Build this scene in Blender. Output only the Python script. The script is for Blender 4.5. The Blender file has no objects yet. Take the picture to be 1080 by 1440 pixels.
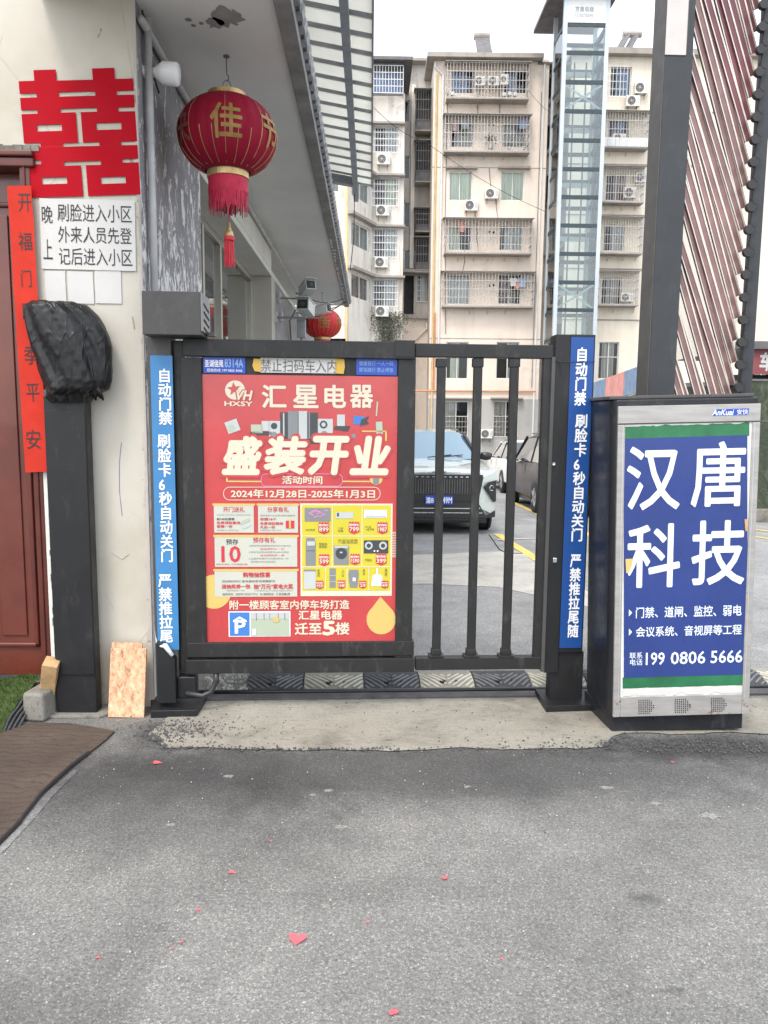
import bpy, bmesh, math, random
from mathutils import Vector, Matrix, noise
random.seed(7)
S = bpy.context.scene
COL = S.collection
R = math.radians
PI = math.pi

# ------------------------------------------------------------------ camera
H = 1.75
PITCH, ROLL, YAW = 7.0, 0.55, -1.1
cam_d = bpy.data.cameras.new('camera')
cam = bpy.data.objects.new('camera', cam_d)
COL.objects.link(cam)
CM = Matrix.Rotation(R(YAW), 3, 'Z') @ Matrix.Rotation(R(90 - PITCH), 3, 'X') @ Matrix.Rotation(R(ROLL), 3, 'Z')
cam.matrix_world = Matrix.Translation((0, 0, H)) @ CM.to_4x4()
cam_d.sensor_fit = 'VERTICAL'; cam_d.sensor_height = 24.0; cam_d.lens = 18.0
cam_d.clip_start = 0.05; cam_d.clip_end = 900
S.camera = cam

# ------------------------------------------------------------------ world, sun, exposure
SUN_EL, SUN_AZ = 58.0, 205.0       # azimuth from +Y, clockwise
world = bpy.data.worlds.new('World'); S.world = world
world.use_nodes = True
wt = world.node_tree; wt.nodes.clear()
wo = wt.nodes.new('ShaderNodeOutputWorld')
sky = wt.nodes.new('ShaderNodeTexSky'); sky.sky_type = 'NISHITA'; sky.sun_disc = False
sky.sun_elevation = R(SUN_EL); sky.sun_rotation = R(SUN_AZ); sky.dust_density = 4.0; sky.air_density = 1.0
b1 = wt.nodes.new('ShaderNodeBackground'); b1.inputs['Strength'].default_value = 0.06
b2 = wt.nodes.new('ShaderNodeBackground'); b2.inputs['Color'].default_value = (0.93, 0.965, 1.0, 1); b2.inputs['Strength'].default_value = 0.62
ad = wt.nodes.new('ShaderNodeAddShader')
wt.links.new(sky.outputs[0], b1.inputs['Color'])
wt.links.new(b1.outputs[0], ad.inputs[0]); wt.links.new(b2.outputs[0], ad.inputs[1])
wt.links.new(ad.outputs[0], wo.inputs['Surface'])
sd = bpy.data.lights.new('sun', 'SUN'); sun = bpy.data.objects.new('sun', sd); COL.objects.link(sun)
sd.energy = 0.7; sd.angle = R(14); sd.color = (1.0, 0.95, 0.88)
az = R(SUN_AZ); el = R(SUN_EL)
sv = Vector((math.sin(az) * math.cos(el), math.cos(az) * math.cos(el), math.sin(el)))
sun.rotation_euler = sv.to_track_quat('Z', 'Y').to_euler()
S.view_settings.view_transform = 'Standard'; S.view_settings.look = 'None'
S.view_settings.gamma = 1.0; S.view_settings.use_curve_mapping = False
S.view_settings.exposure = 1.45

# ------------------------------------------------------------------ surveying helpers
def ray(px, py):
    return CM @ Vector(((px - 540) / 1080.0, -(py - 720) / 1080.0, -1.0))
def P(px, py, Y):
    d = ray(px, py); return Vector((0, 0, H)) + d * (Y / d.y)
def G(px, py, z=0.0):
    d = ray(px, py); return Vector((0, 0, H)) + d * ((z - H) / d.z)
def PX(px, py, X):
    d = ray(px, py); return Vector((0, 0, H)) + d * (X / d.x)
YS, KS = 8.0, 0.026          # the yard falls gently away beyond YS
def gz(y): return -KS * max(0.0, y - YS)
def GS(px, py, dz=0.0):
    d = ray(px, py); p = G(px, py, dz)
    if p.y <= YS and d.z < 0: return p
    t = (KS * YS - H + dz) / (d.z + KS * d.y); return Vector((0, 0, H)) + d * t
class Fr:
    """a vertical plane: origin, heading; local x along it, y away from the street, z up"""
    def __init__(s, o, ang=0.0):
        s.o = Vector(o); s.a = R(ang); s.tilt = 0.0
        s.u = Vector((math.cos(s.a), math.sin(s.a), 0)); s.n = Vector((-math.sin(s.a), math.cos(s.a), 0))
    def __call__(s, px, py, off=0.0):
        d = ray(px, py); c = Vector((0, 0, H))
        t = ((s.o + s.n * off - c).dot(s.n)) / d.dot(s.n)
        p = c + d * t - s.o
        return p.dot(s.u) + p.z * s.tilt, p.z
    def rect(s, x0, y0, x1, y1, off=0.0):
        xm, ym = (x0 + x1) / 2, (y0 + y1) / 2
        return s(x0, ym, off)[0], s(x1, ym, off)[0], s(xm, y1, off)[1], s(xm, y0, off)[1]

# ------------------------------------------------------------------ object helpers
def tag(o, label=None, cat=None, group=None, kind=None):
    if label: o['label'] = label
    if cat: o['category'] = cat
    if group: o['group'] = group
    if kind: o['kind'] = kind
    return o
def thing(name, label, cat, loc=(0, 0, 0), rz=0.0, group=None):
    o = bpy.data.objects.new(name, None); COL.objects.link(o)
    o.location = loc; o.rotation_euler = (0, 0, rz); o.empty_display_size = 0.1
    return tag(o, label, cat, group)
def copy_tree(o, parent=None):
    c = o.copy(); COL.objects.link(c); c.parent = parent
    for ch in list(o.children):
        copy_tree(ch, c)
    return c

class MB:
    def __init__(s):
        s.v = []; s.f = []
    def add(s, vs, fs):
        n = len(s.v); s.v += [Vector(v) for v in vs]; s.f += [tuple(i + n for i in f) for f in fs]; return s
    def box(s, x0, x1, y0, y1, z0, z1):
        return s.add([(x0, y0, z0), (x1, y0, z0), (x1, y1, z0), (x0, y1, z0), (x0, y0, z1), (x1, y0, z1), (x1, y1, z1), (x0, y1, z1)],
                     [(0, 3, 2, 1), (4, 5, 6, 7), (0, 1, 5, 4), (1, 2, 6, 5), (2, 3, 7, 6), (3, 0, 4, 7)])
    def hexa(s, b, t):
        return s.add(list(b) + list(t), [(0, 3, 2, 1), (4, 5, 6, 7), (0, 1, 5, 4), (1, 2, 6, 5), (2, 3, 7, 6), (3, 0, 4, 7)])
    def bar(s, p, q, w, h, up=(0, 0, 1)):
        p = Vector(p); q = Vector(q); d = (q - p).normalized(); up = Vector(up)
        if abs(d.dot(up)) > .99: up = Vector((0, 1, 0))
        a = d.cross(up).normalized() * (w / 2); b = a.cross(d).normalized() * (h / 2)
        c = [(-1, -1), (1, -1), (1, 1), (-1, 1)]
        return s.hexa([p + a * i + b * j for i, j in c], [q + a * i + b * j for i, j in c])
    def tube(s, pts, r, n=8, caps=True):
        pts = [Vector(p) for p in pts]; rings = []; prev = None
        for i, p in enumerate(pts):
            d = (pts[min(i + 1, len(pts) - 1)] - pts[max(i - 1, 0)]).normalized()
            if prev is None:
                a = d.cross(Vector((0, 0, 1)));
                if a.length < .05: a = d.cross(Vector((0, 1, 0)))
            else:
                a = prev - d * prev.dot(d)
            a.normalize(); prev = a; b = d.cross(a)
            rr = r[i] if isinstance(r, (list, tuple)) else r
            rings.append([p + (a * math.cos(2 * PI * k / n) + b * math.sin(2 * PI * k / n)) * rr for k in range(n)])
        base = len(s.v)
        for g in rings: s.v += g
        for i in range(len(rings) - 1):
            for k in range(n):
                k2 = (k + 1) % n
                s.f.append((base + i * n + k, base + i * n + k2, base + (i + 1) * n + k2, base + (i + 1) * n + k))
        if caps:
            s.f.append(tuple(base + k for k in range(n))[::-1]); s.f.append(tuple(base + (len(rings) - 1) * n + k for k in range(n)))
        return s
    def cyl(s, c, r, h, axis='z', n=20):
        c = Vector(c); d = {'x': Vector((1, 0, 0)), 'y': Vector((0, 1, 0)), 'z': Vector((0, 0, 1))}[axis]
        return s.tube([c, c + d * h], r, n)
    def lathe(s, prof, n=32, c=(0, 0, 0), a0=0, a1=2 * PI):
        c = Vector(c); base = len(s.v); full = abs(a1 - a0 - 2 * PI) < 1e-6; m = n if full else n + 1
        for r, z in prof:
            for k in range(m):
                a = a0 + (a1 - a0) * k / n
                s.v.append(c + Vector((r * math.cos(a), r * math.sin(a), z)))
        for i in range(len(prof) - 1):
            for k in range(n):
                k2 = (k + 1) % m
                s.f.append((base + i * m + k, base + i * m + k2, base + (i + 1) * m + k2, base + (i + 1) * m + k))
        return s
    def prism(s, pts, y0, y1):
        """outline pts in (x,z), extruded along y"""
        n = len(pts)
        return s.add([(x, y0, z) for x, z in pts] + [(x, y1, z) for x, z in pts],
                     [tuple(range(n)), tuple(range(2 * n - 1, n - 1, -1))] + [(i, i + n, (i + 1) % n + n, (i + 1) % n) for i in range(n)])
    def slab(s, pts, z0, z1):
        n = len(pts)
        return s.add([(x, y, z0) for x, y in pts] + [(x, y, z1) for x, y in pts],
                     [tuple(range(n - 1, -1, -1)), tuple(range(n, 2 * n))] + [(i, (i + 1) % n, (i + 1) % n + n, i + n) for i in range(n)])
    def grid(s, u0, u1, v0, v1, holes, y, dep, back=False):
        us = sorted({u0, u1} | {min(max(h[i], u0), u1) for h in holes for i in (0, 1)})
        vs = sorted({v0, v1} | {min(max(h[i], v0), v1) for h in holes for i in (2, 3)})
        for i in range(len(us) - 1):
            for j in range(len(vs) - 1):
                if us[i + 1] - us[i] < 1e-5 or vs[j + 1] - vs[j] < 1e-5: continue
                cu, cv = (us[i] + us[i + 1]) / 2, (vs[j] + vs[j + 1]) / 2
                if any(h[0] < cu < h[1] and h[2] < cv < h[3] for h in holes): continue
                a, b, c, d = us[i], us[i + 1], vs[j], vs[j + 1]
                s.add([(a, y, c), (b, y, c), (b, y, d), (a, y, d)], [(0, 1, 2, 3)])
                if back: s.add([(a, y + dep, c), (b, y + dep, c), (b, y + dep, d), (a, y + dep, d)], [(3, 2, 1, 0)])
        for h in holes:
            a, b, c, d = max(h[0], u0), min(h[1], u1), max(h[2], v0), min(h[3], v1); z = y + dep
            if a >= b or c >= d: continue
            fs = []
            if c > v0: fs.append((0, 4, 5, 1))
            if b < u1: fs.append((1, 5, 6, 2))
            if d < v1: fs.append((2, 6, 7, 3))
            if a > u0: fs.append((3, 7, 4, 0))
            s.add([(a, y, c), (b, y, c), (b, y, d), (a, y, d), (a, z, c), (b, z, c), (b, z, d), (a, z, d)], fs)
        return s
    def xf(s, M):
        s.v = [M @ v for v in s.v]; return s
    def build(s, name, mat, parent=None, bevel=0.0, smooth=False, loc=None, subsurf=0):
        me = bpy.data.meshes.new(name); me.from_pydata([tuple(v) for v in s.v], [], s.f); me.update()
        if smooth:
            me.polygons.foreach_set('use_smooth', [True] * len(me.polygons))
        o = bpy.data.objects.new(name, me); COL.objects.link(o)
        me.materials.append(mat)
        if parent: o.parent = parent
        if loc: o.location = loc
        if bevel:
            m = o.modifiers.new('bevel', 'BEVEL'); m.width = bevel; m.segments = 2; m.limit_method = 'ANGLE'; m.angle_limit = R(40)
            me.polygons.foreach_set('use_smooth', [True] * len(me.polygons))
            m2 = o.modifiers.new('wn', 'WEIGHTED_NORMAL')
        if subsurf:
            m = o.modifiers.new('sub', 'SUBSURF'); m.levels = subsurf; m.render_levels = subsurf
        return o

# ------------------------------------------------------------------ materials
class NT:
    def __init__(s, name):
        s.m = bpy.data.materials.new(name); s.m.use_nodes = True; s.t = s.m.node_tree; s.t.nodes.clear()
        s.out = s.t.nodes.new('ShaderNodeOutputMaterial')
        s.b = s.t.nodes.new('ShaderNodeBsdfPrincipled'); s.t.links.new(s.b.outputs[0], s.out.inputs['Surface'])
        s.pos = s.t.nodes.new('ShaderNodeNewGeometry').outputs['Position']
    def n(s, ty, **kw):
        nd = s.t.nodes.new(ty)
        for k, v in kw.items(): setattr(nd, k, v)
        return nd
    def set(s, nd, sock, v):
        if isinstance(v, bpy.types.NodeSocket): s.t.links.new(v, nd.inputs[sock])
        else:
            if isinstance(v, tuple) and len(v) == 3 and nd.inputs[sock].type == 'RGBA': v = v + (1,)
            nd.inputs[sock].default_value = v
    def scale(s, sc, vec=None):
        nd = s.n('ShaderNodeMapping'); s.set(nd, 'Vector', vec or s.pos); nd.inputs['Scale'].default_value = sc; return nd.outputs[0]
    def noise(s, scale, detail=4, rough=.6, vec=None, dist=0):
        nd = s.n('ShaderNodeTexNoise'); s.set(nd, 'Vector', vec or s.pos); nd.inputs['Scale'].default_value = scale
        nd.inputs['Detail'].default_value = detail; nd.inputs['Roughness'].default_value = rough; nd.inputs['Distortion'].default_value = dist
        return nd.outputs['Fac']
    def vor(s, scale, vec=None, feat='F1', out='Distance'):
        nd = s.n('ShaderNodeTexVoronoi'); nd.feature = feat; s.set(nd, 'Vector', vec or s.pos); nd.inputs['Scale'].default_value = scale
        return nd.outputs[out]
    def ramp(s, f, stops):
        nd = s.n('ShaderNodeValToRGB'); s.set(nd, 'Fac', f); e = nd.color_ramp.elements
        while len(e) > 1: e.remove(e[-1])
        for i, (p, c) in enumerate(stops):
            if i == 0: el = e[0]; el.position = p
            else: el = e.new(p)
            if not isinstance(c, tuple): c = (c, c, c)
            el.color = c + (1,)
        return nd.outputs['Color']
    def mix(s, f, a, b, mode='MIX'):
        nd = s.n('ShaderNodeMix', data_type='RGBA', blend_type=mode)
        s.set(nd, 0, f); s.set(nd, 6, a); s.set(nd, 7, b); return nd.outputs[2]
    def math(s, op, a, b=0.0):
        nd = s.n('ShaderNodeMath', operation=op); s.set(nd, 0, a); s.set(nd, 1, b); return nd.outputs[0]
    def sep(s, v=None):
        nd = s.n('ShaderNodeSeparateXYZ'); s.set(nd, 0, v or s.pos); return nd.outputs
    def bump(s, h, strength, dist, prev=None):
        nd = s.n('ShaderNodeBump'); s.set(nd, 'Height', h); nd.inputs['Strength'].default_value = strength; nd.inputs['Distance'].default_value = dist
        if prev: s.set(nd, 'Normal', prev)
        s.t.links.new(nd.outputs[0], s.b.inputs['Normal']); return nd.outputs[0]
    def fin(s, col=None, rough=None, metal=None, **kw):
        if col is not None: s.set(s.b, 'Base Color', col)
        if rough is not None: s.set(s.b, 'Roughness', rough)
        if metal is not None: s.set(s.b, 'Metallic', metal)
        for k, v in kw.items(): s.set(s.b, k.replace('_', ' '), v)
        return s.m
def lighter(c, k): return tuple(min(1.0, x * k) for x in c)
def mat(name, col, rough=.6, metal=0.0, var=.15, sc=6.0, bump=0.0, bsc=60.0, bd=.002, **kw):
    t = NT(name)
    c = t.ramp(t.noise(sc, 5, .65), [(.3, lighter(col, 1 - var)), (.7, lighter(col, 1 + var))]) if var else col
    r = t.ramp(t.noise(sc * 2.3, 3), [(.3, max(0, rough - .08)), (.7, min(1, rough + .08))])
    if bump: t.bump(t.noise(bsc, 4), bump, bd)
    return t.fin(c, r, metal, **kw)

def asphalt(name, base, k=1.0, speck=1.0):
    t = NT(name)
    big = t.ramp(t.noise(.9, 6, .62, dist=.8), [(.3, .72), (.52, 1.0), (.75, 1.24)])
    mid = t.ramp(t.noise(4.5, 6, .7), [(.3, .86), (.7, 1.13)])
    agg = t.vor(95, feat='F1'); agg2 = t.vor(210, feat='F1', out='Color')
    sp = t.ramp(t.sep(agg2)[0], [(.0, .55), (.45, .95), (.8, 1.1), (.93, 1.9), (1.0, 2.6)])
    pits = t.ramp(t.noise(75, 4, .75), [(.36, .45), (.5, 1.0), (.68, 1.3)])
    c = t.mix(1.0, tuple(x * k for x in base), big, 'MULTIPLY'); c = t.mix(1.0, c, mid, 'MULTIPLY')
    c = t.mix(.55 * speck, c, t.mix(1.0, c, sp, 'MULTIPLY')); c = t.mix(.7, c, t.mix(1.0, c, pits, 'MULTIPLY'))
    # pale scuffs and dark drips, worn into the surface
    scuff = t.ramp(t.noise(9, 6, .7, vec=t.scale((1, 2.2, 1)), dist=1.2), [(.62, 0.0), (.72, 1.0)])
    m = t.ramp(t.noise(1.1, 2), [(.44, 0.0), (.58, 1.0)])
    c = t.mix(t.math('MULTIPLY', t.math('MULTIPLY', scuff, m), .45), c, (.42, .42, .40))
    drip = t.ramp(t.noise(2.6, 3, .5, dist=.4), [(.70, 0.0), (.76, .5)])
    c = t.mix(drip, c, (.045, .045, .045))
    nz = t.math('MULTIPLY', t.noise(5.5, 7, .75), .9)
    for cx, cy, rx, ry, amt in ((1.82, 3.93, .85, .20, .95), (-1.05, 4.12, .32, .22, .95), (.25, 3.66, 2.9, .42, .80), (-1.0, 3.4, .9, .55, .60), (1.02, 2.62, .07, .04, .5), (.95, 2.16, .04, .02, .5), (-1.15, 1.95, .45, .25, .35), (.6, 1.9, .5, .16, .25), (1.75, 3.2, .7, .3, .25), (-.25, 3.0, .3, .2, .22)):
        mp = t.n('ShaderNodeMapping'); t.set(mp, 'Vector', t.pos); mp.inputs['Location'].default_value = (-cx / rx, -cy / ry, 0); mp.inputs['Scale'].default_value = (1 / rx, 1 / ry, 0)
        ln = t.n('ShaderNodeVectorMath', operation='LENGTH'); t.t.links.new(mp.outputs[0], ln.inputs[0])
        f = t.ramp(t.math('MULTIPLY', t.math('ADD', ln.outputs['Value'], nz), .5), [(.46, amt), (.80, 0.0)])
        c = t.mix(f, c, t.mix(1.0, c, (.30, .30, .31), 'MULTIPLY'))
    bn = t.bump(t.noise(80, 5, .75), .55, .007); t.bump(agg, .4, .005, bn)
    return t.fin(c, .88)

M = {}
M['asphalt'] = asphalt('asphalt', (.170, .168, .158))
M['asphalt_dark'] = asphalt('fresh_asphalt', (.065, .066, .07))
M['asphalt_yard'] = asphalt('yard_asphalt', (.25, .25, .245), speck=.7)
def concrete(name, base, dark, sc=1.0):
    t = NT(name)
    c = t.ramp(t.noise(2.2 * sc, 7, .7, dist=.5), [(.28, dark), (.5, base), (.75, lighter(base, 1.25))])
    st = t.ramp(t.noise(14 * sc, 5, .7, vec=t.scale((1, 3.2, 1))), [(.33, .55), (.45, 1.0)])
    c = t.mix(.8, c, t.mix(1.0, c, st, 'MULTIPLY'))
    gr = t.ramp(t.noise(120, 3, .7), [(.3, .75), (.65, 1.12)])
    c = t.mix(1.0, c, gr, 'MULTIPLY')
    t.bump(t.noise(40, 6, .7), .4, .006)
    return t.fin(c, .9)
M['apron'] = concrete('worn_concrete', (.255, .238, .198), (.14, .128, .105))
M['yard_concrete'] = concrete('yard_concrete', (.42, .40, .36), (.30, .285, .25))
M['step'] = concrete('step_concrete', (.20, .19, .165), (.09, .085, .07), 2)

def plaster():
    t = NT('old_white_plaster'); s = t.sep()
    c = t.ramp(t.noise(1.6, 6, .6), [(.3, (.44, .405, .33)), (.55, (.53, .50, .43)), (.75, (.58, .555, .49))])
    # grime near the ground and patchy stains
    low = t.ramp(t.math('ADD', s[2], t.math('MULTIPLY', t.noise(3.5, 5), .9)), [(.45, 1.0), (1.35, 0.0)])
    c = t.mix(t.math('MULTIPLY', low, .6), c, (.34, .28, .19))
    stain = t.ramp(t.noise(5, 7, .72, dist=.7), [(.63, 0.0), (.70, 1.0)])
    c = t.mix(t.math('MULTIPLY', stain, .30), c, (.46, .44, .36))
    crack = t.ramp(t.vor(1.7, vec=t.scale((1, 1, .8)), feat='DISTANCE_TO_EDGE'), [(0.0, 1.0), (.006, 0.0)])
    m = t.ramp(t.noise(1.3, 3), [(.52, 0.0), (.6, 1.0)])
    c = t.mix(t.math('MULTIPLY', t.math('MULTIPLY', crack, m), .7), c, (.25, .22, .18))
    # flaked spots
    fl = t.ramp(t.noise(11, 3, .5, vec=t.scale((1, 1, .6)), dist=.8), [(.735, 0.0), (.745, 1.0)])
    c = t.mix(fl, c, (.30, .28, .24))
    b = t.bump(t.noise(9, 6), .25, .01); t.bump(t.noise(160, 3), .15, .002, b)
    return t.fin(c, .85)
M['plaster'] = plaster()
def peeling():
    t = NT('peeling_paint')
    v = t.scale((1, 1, .45))
    n = t.noise(13, 10, .74, vec=v, dist=1.1)
    z = t.sep()[2]
    bias = t.ramp(z, [(0.0, -.0), (1.0, 0.0)])
    k = t.math('ADD', n, t.math('MULTIPLY', t.math('SUBTRACT', 2.9, z), .06))
    f = t.ramp(k, [(.52, 0.0), (.535, 1.0)])
    c = t.mix(f, t.ramp(t.noise(3, 5), [(.3, (.17, .165, .18)), (.7, (.25, .24, .25))]), t.ramp(t.noise(5, 5), [(.3, (.52, .51, .50)), (.7, (.72, .71, .69))]))
    f2 = t.ramp(t.noise(16, 6, .7, vec=v, dist=.5), [(.64, 0.0), (.68, 1.0)])
    c = t.mix(t.math('MULTIPLY', f2, .8), c, (.10, .10, .105))
    t.bump(f, .6, .006)
    return t.fin(c, .85)
M['peel'] = peeling()
M['soffit'] = mat('soffit_paint', (.66, .66, .635), .85, var=.07, sc=1.2, bump=.15, bsc=30)
M['soffit_low'] = mat('beam_paint', (.56, .545, .50), .85, var=.08, sc=2)
def facade(name, base, stain, amt=.5):
    t = NT(name)
    c = t.ramp(t.noise(.25, 5, .6), [(.3, lighter(base, .88)), (.7, lighter(base, 1.08))])
    st = t.ramp(t.noise(1.2, 7, .72, vec=t.scale((1.3, 1.3, .16))), [(.48, 0.0), (.72, 1.0)])
    c = t.mix(t.math('MULTIPLY', st, amt), c, stain)
    b = t.ramp(t.noise(.8, 6, .7, dist=.6), [(.56, 0.0), (.66, 1.0)])
    c = t.mix(t.math('MULTIPLY', b, amt * .6), c, lighter(stain, .75))
    t.bump(t.noise(3, 5), .2, .02)
    return t.fin(c, .9)
M['facade'] = facade('cream_render', (.74, .635, .54), (.50, .43, .36), .40)  # cream lightened so the colour itself stands in for distance haze
M['facade_l'] = facade('pale_render', (.72, .67, .60), (.31, .28, .24), .75)
M['facade_r'] = facade('yellow_render', (.72, .65, .54), (.42, .36, .29), .35)
M['facade_grey'] = facade('grey_base_render', (.38, .37, .35), (.24, .22, .20), .4)
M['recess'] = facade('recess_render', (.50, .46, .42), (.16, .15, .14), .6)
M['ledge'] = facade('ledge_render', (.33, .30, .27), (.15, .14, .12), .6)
M['iron'] = mat('grille_iron', (.42, .40, .38), .5, .3, var=.2, sc=3)
M['iron_white'] = mat('white_grille', (.62, .62, .62), .5, .2, var=.12, sc=3)
M['iron_dark'] = mat('dark_sheet_iron', (.13, .125, .125), .6, .3, var=.3, sc=3)
M['room'] = mat('dark_interior', (.045, .042, .045), .9, var=.3, sc=1)
M['frame_white'] = mat('window_frame_white', (.62, .62, .60), .4, var=.06)
M['frame_alu'] = mat('window_frame_aluminium', (.44, .43, .37), .4, .5, var=.08)
def curtain(name, a, b):
    t = NT(name)
    c = t.ramp(t.noise(1.0, 4, .6, vec=t.scale((9, 9, .3))), [(.35, a), (.65, b)])
    return t.fin(c, .85)
M['curtain_green'] = curtain('curtain_pale_green', (.56, .60, .48), (.78, .80, .70))
M['curtain_grey'] = curtain('curtain_grey', (.36, .33, .31), (.60, .57, .53))
M['curtain_white'] = curtain('curtain_white', (.48, .49, .48), (.72, .72, .70))
M['curtain_brown'] = curtain('curtain_brown', (.24, .17, .15), (.42, .33, .30))
M['curtain_blue'] = curtain('curtain_blue', (.14, .22, .42), (.42, .48, .60))
def glass(name, tint=(.85, .9, .9), refl=1.0, rough=.03, dens=0.0):
    t = NT(name); t.t.nodes.remove(t.b)
    tr = t.n('ShaderNodeBsdfTransparent'); tr.inputs[0].default_value = tint + (1,)
    gl = t.n('ShaderNodeBsdfGlossy'); gl.inputs['Roughness'].default_value = rough; gl.inputs[0].default_value = (refl, refl, refl, 1)
    fr = t.n('ShaderNodeFresnel'); fr.inputs[0].default_value = 1.5
    mx = t.n('ShaderNodeMixShader'); f = t.math('ADD', fr.outputs[0], dens)
    t.t.links.new(f, mx.inputs[0]); t.t.links.new(tr.outputs[0], mx.inputs[1]); t.t.links.new(gl.outputs[0], mx.inputs[2])
    t.t.links.new(mx.outputs[0], t.out.inputs['Surface']); return t.m
M['glass'] = glass('window_glass', (.86, .90, .89))
M['glass_shaft'] = glass('shaft_glass', (.86, .92, .905), .8, .02, .06)
M['gate_metal'] = None
def metal_dark(name, col, rough=.42, scratch=.5):
    t = NT(name)
    c = t.ramp(t.noise(3.5, 7, .7, dist=.5), [(.3, lighter(col, .8)), (.6, col), (.8, lighter(col, 1.6))])
    dust = t.ramp(t.noise(13, 6, .75, vec=t.scale((1, 1, .35))), [(.55, 0.0), (.8, 1.0)])
    c = t.mix(t.math('MULTIPLY', dust, .35 * scratch), c, (.22, .21, .19))
    r = t.ramp(t.noise(6, 6, .7), [(.3, rough - .1), (.7, rough + .18)])
    t.bump(t.noise(220, 3), .06, .001)
    return t.fin(c, r, .0, Specular_IOR_Level=.38)
M['gate_metal'] = metal_dark('charcoal_gate_paint', (.019, .019, .019), .44, .8)
M['post_metal'] = metal_dark('black_post_paint', (.013, .0135, .015), .42, .35)
M['box_metal'] = metal_dark('grey_box_paint', (.070, .068, .066), .5, .7)
M['cab_side'] = metal_dark('cabinet_side_paint', (.016, .0175, .021), .36, .5)
M['boom_metal'] = metal_dark('boom_dark_paint', (.034, .038, .042), .4, .4)
M['boom_side'] = metal_dark('boom_side_paint', (.11, .105, .10), .5, .5)
def steel():
    t = NT('brushed_steel')
    c = t.ramp(t.noise(4, 6, .7, vec=t.scale((1, 1, 6))), [(.3, (.30, .29, .275)), (.7, (.43, .42, .40))])
    z = t.sep()[2]
    rust = t.ramp(t.math('SUBTRACT', t.noise(13, 6, .7), t.math('MULTIPLY', z, .55)), [(.50, 0.0), (.55, 1.0)])
    c = t.mix(t.math('MULTIPLY', rust, .85), c, t.ramp(t.noise(30, 4), [(.3, (.12, .055, .03)), (.7, (.32, .17, .09))]))
    return t.fin(c, t.ramp(rust, [(0, .42), (1, .85)]), .35)
M['steel'] = steel()
M['white_torn'] = mat('torn_white_backing', (.66, .66, .62), .8, var=.12, sc=12, bump=.3, bsc=40)
M['alu'] = mat('aluminium', (.55, .57, .60), .38, .55, var=.08)
M['gold_col'] = mat('shaft_column_steel', (.44, .48, .51), .4, .35, var=.12, sc=.3)
M['shaft_beam'] = mat('shaft_beam_paint', (.022, .040, .048), .5, var=.2)
M['galv'] = mat('galvanised_gutter', (.26, .27, .29), .45, .3, var=.35, sc=4)
M['fascia'] = mat('fascia_grey', (.23, .225, .22), .8, var=.3, sc=4, bump=.3, bsc=25, bd=.006)
def sheetm():
    t = NT('corrugated_sheet'); c = t.ramp(t.noise(1.4, 5), [(.3, (.55, .55, .49)), (.7, (.70, .70, .63))]); t.fin(c, .5)
    tl = t.n('ShaderNodeBsdfTranslucent'); t.set(tl, 0, c); mx = t.n('ShaderNodeMixShader'); mx.inputs[0].default_value = .42
    t.t.links.new(t.b.outputs[0], mx.inputs[1]); t.t.links.new(tl.outputs[0], mx.inputs[2]); t.t.links.new(mx.outputs[0], t.out.inputs['Surface']); return t.m
M['canopy'] = sheetm()
M['canopy_rib'] = mat('canopy_rib', (.36, .37, .38), .6, var=.2)
M['canopy_beam'] = mat('canopy_beam', (.22, .24, .27), .6, var=.2)
M['door'] = mat('maroon_door', (.115, .026, .016), .32, var=.22, sc=2.5, Coat_Weight=.3)
M['door_frame'] = mat('maroon_frame', (.095, .022, .015), .35, var=.25, sc=4)
M['sign_red'] = mat('sign_red', (.38, .002, .011), .7, var=.05, sc=2, Specular_IOR_Level=.12)
M['scroll_red'] = mat('scroll_red', (.50, .034, .020), .7, Specular_IOR_Level=.15, var=.10, sc=5, bump=.2, bsc=14, bd=.004)
M['paper'] = mat('paper_white', (.54, .53, .51), .8, var=.04, sc=5, bump=.25, bsc=9, bd=.004)
M['ink'] = mat('black_ink', (.022, .020, .020), .6, var=0)
M['ink_grey'] = mat('grey_ink', (.13, .125, .12), .7, var=0)
def pr(name, col, rough=.32, **k): return mat(name, col, rough, var=.04, sc=4, **k)
M['blue_l'] = mat('strip_blue_light', (.040, .185, .40), .45, var=.12, sc=5)
M['blue_r'] = pr('strip_blue_deep', (.004, .055, .235), .42)
M['blue_sticker'] = pr('sticker_blue', (.012, .065, .40))
M['blue_pale'] = pr('print_pale_blue', (.20, .33, .62))
M['white_p'] = pr('print_white', (.74, .76, .78))
M['cream_p'] = pr('print_cream', (.62, .57, .44))
M['poster_red'] = mat('poster_red', (.46, .052, .054), .25, var=.13, sc=2.2, Coat_Weight=.35)
M['poster_box'] = pr('poster_box_cream', (.48, .49, .42))
M['poster_yel'] = pr('poster_yellow', (.54, .47, .035))
M['poster_gold'] = pr('poster_gold', (.60, .42, .13))
M['p_red'] = pr('print_red', (.52, .035, .05))
M['p_pink'] = pr('print_pink', (.60, .22, .45))
M['p_dark'] = pr('print_dark', (.05, .055, .06))
M['p_grey'] = pr('print_grey', (.20, .21, .22))
M['p_lgrey'] = pr('print_light_grey', (.45, .47, .46))
M['p_blue'] = pr('print_blue', (.05, .18, .50))
M['p_green'] = pr('print_grey_green', (.38, .44, .33))
M['tape'] = pr('yellow_tape', (.58, .36, .05), .35)
M['cab_blue'] = mat('cabinet_poster_blue', (.020, .042, .185), .30, var=.12, sc=2.5, Coat_Weight=.2)
M['cab_green'] = mat('cabinet_poster_green', (.018, .135, .055), .4, var=.25, sc=6)
M['cab_white'] = pr('cabinet_letter_white', (.66, .72, .80))
M['plank'] = None
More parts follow.
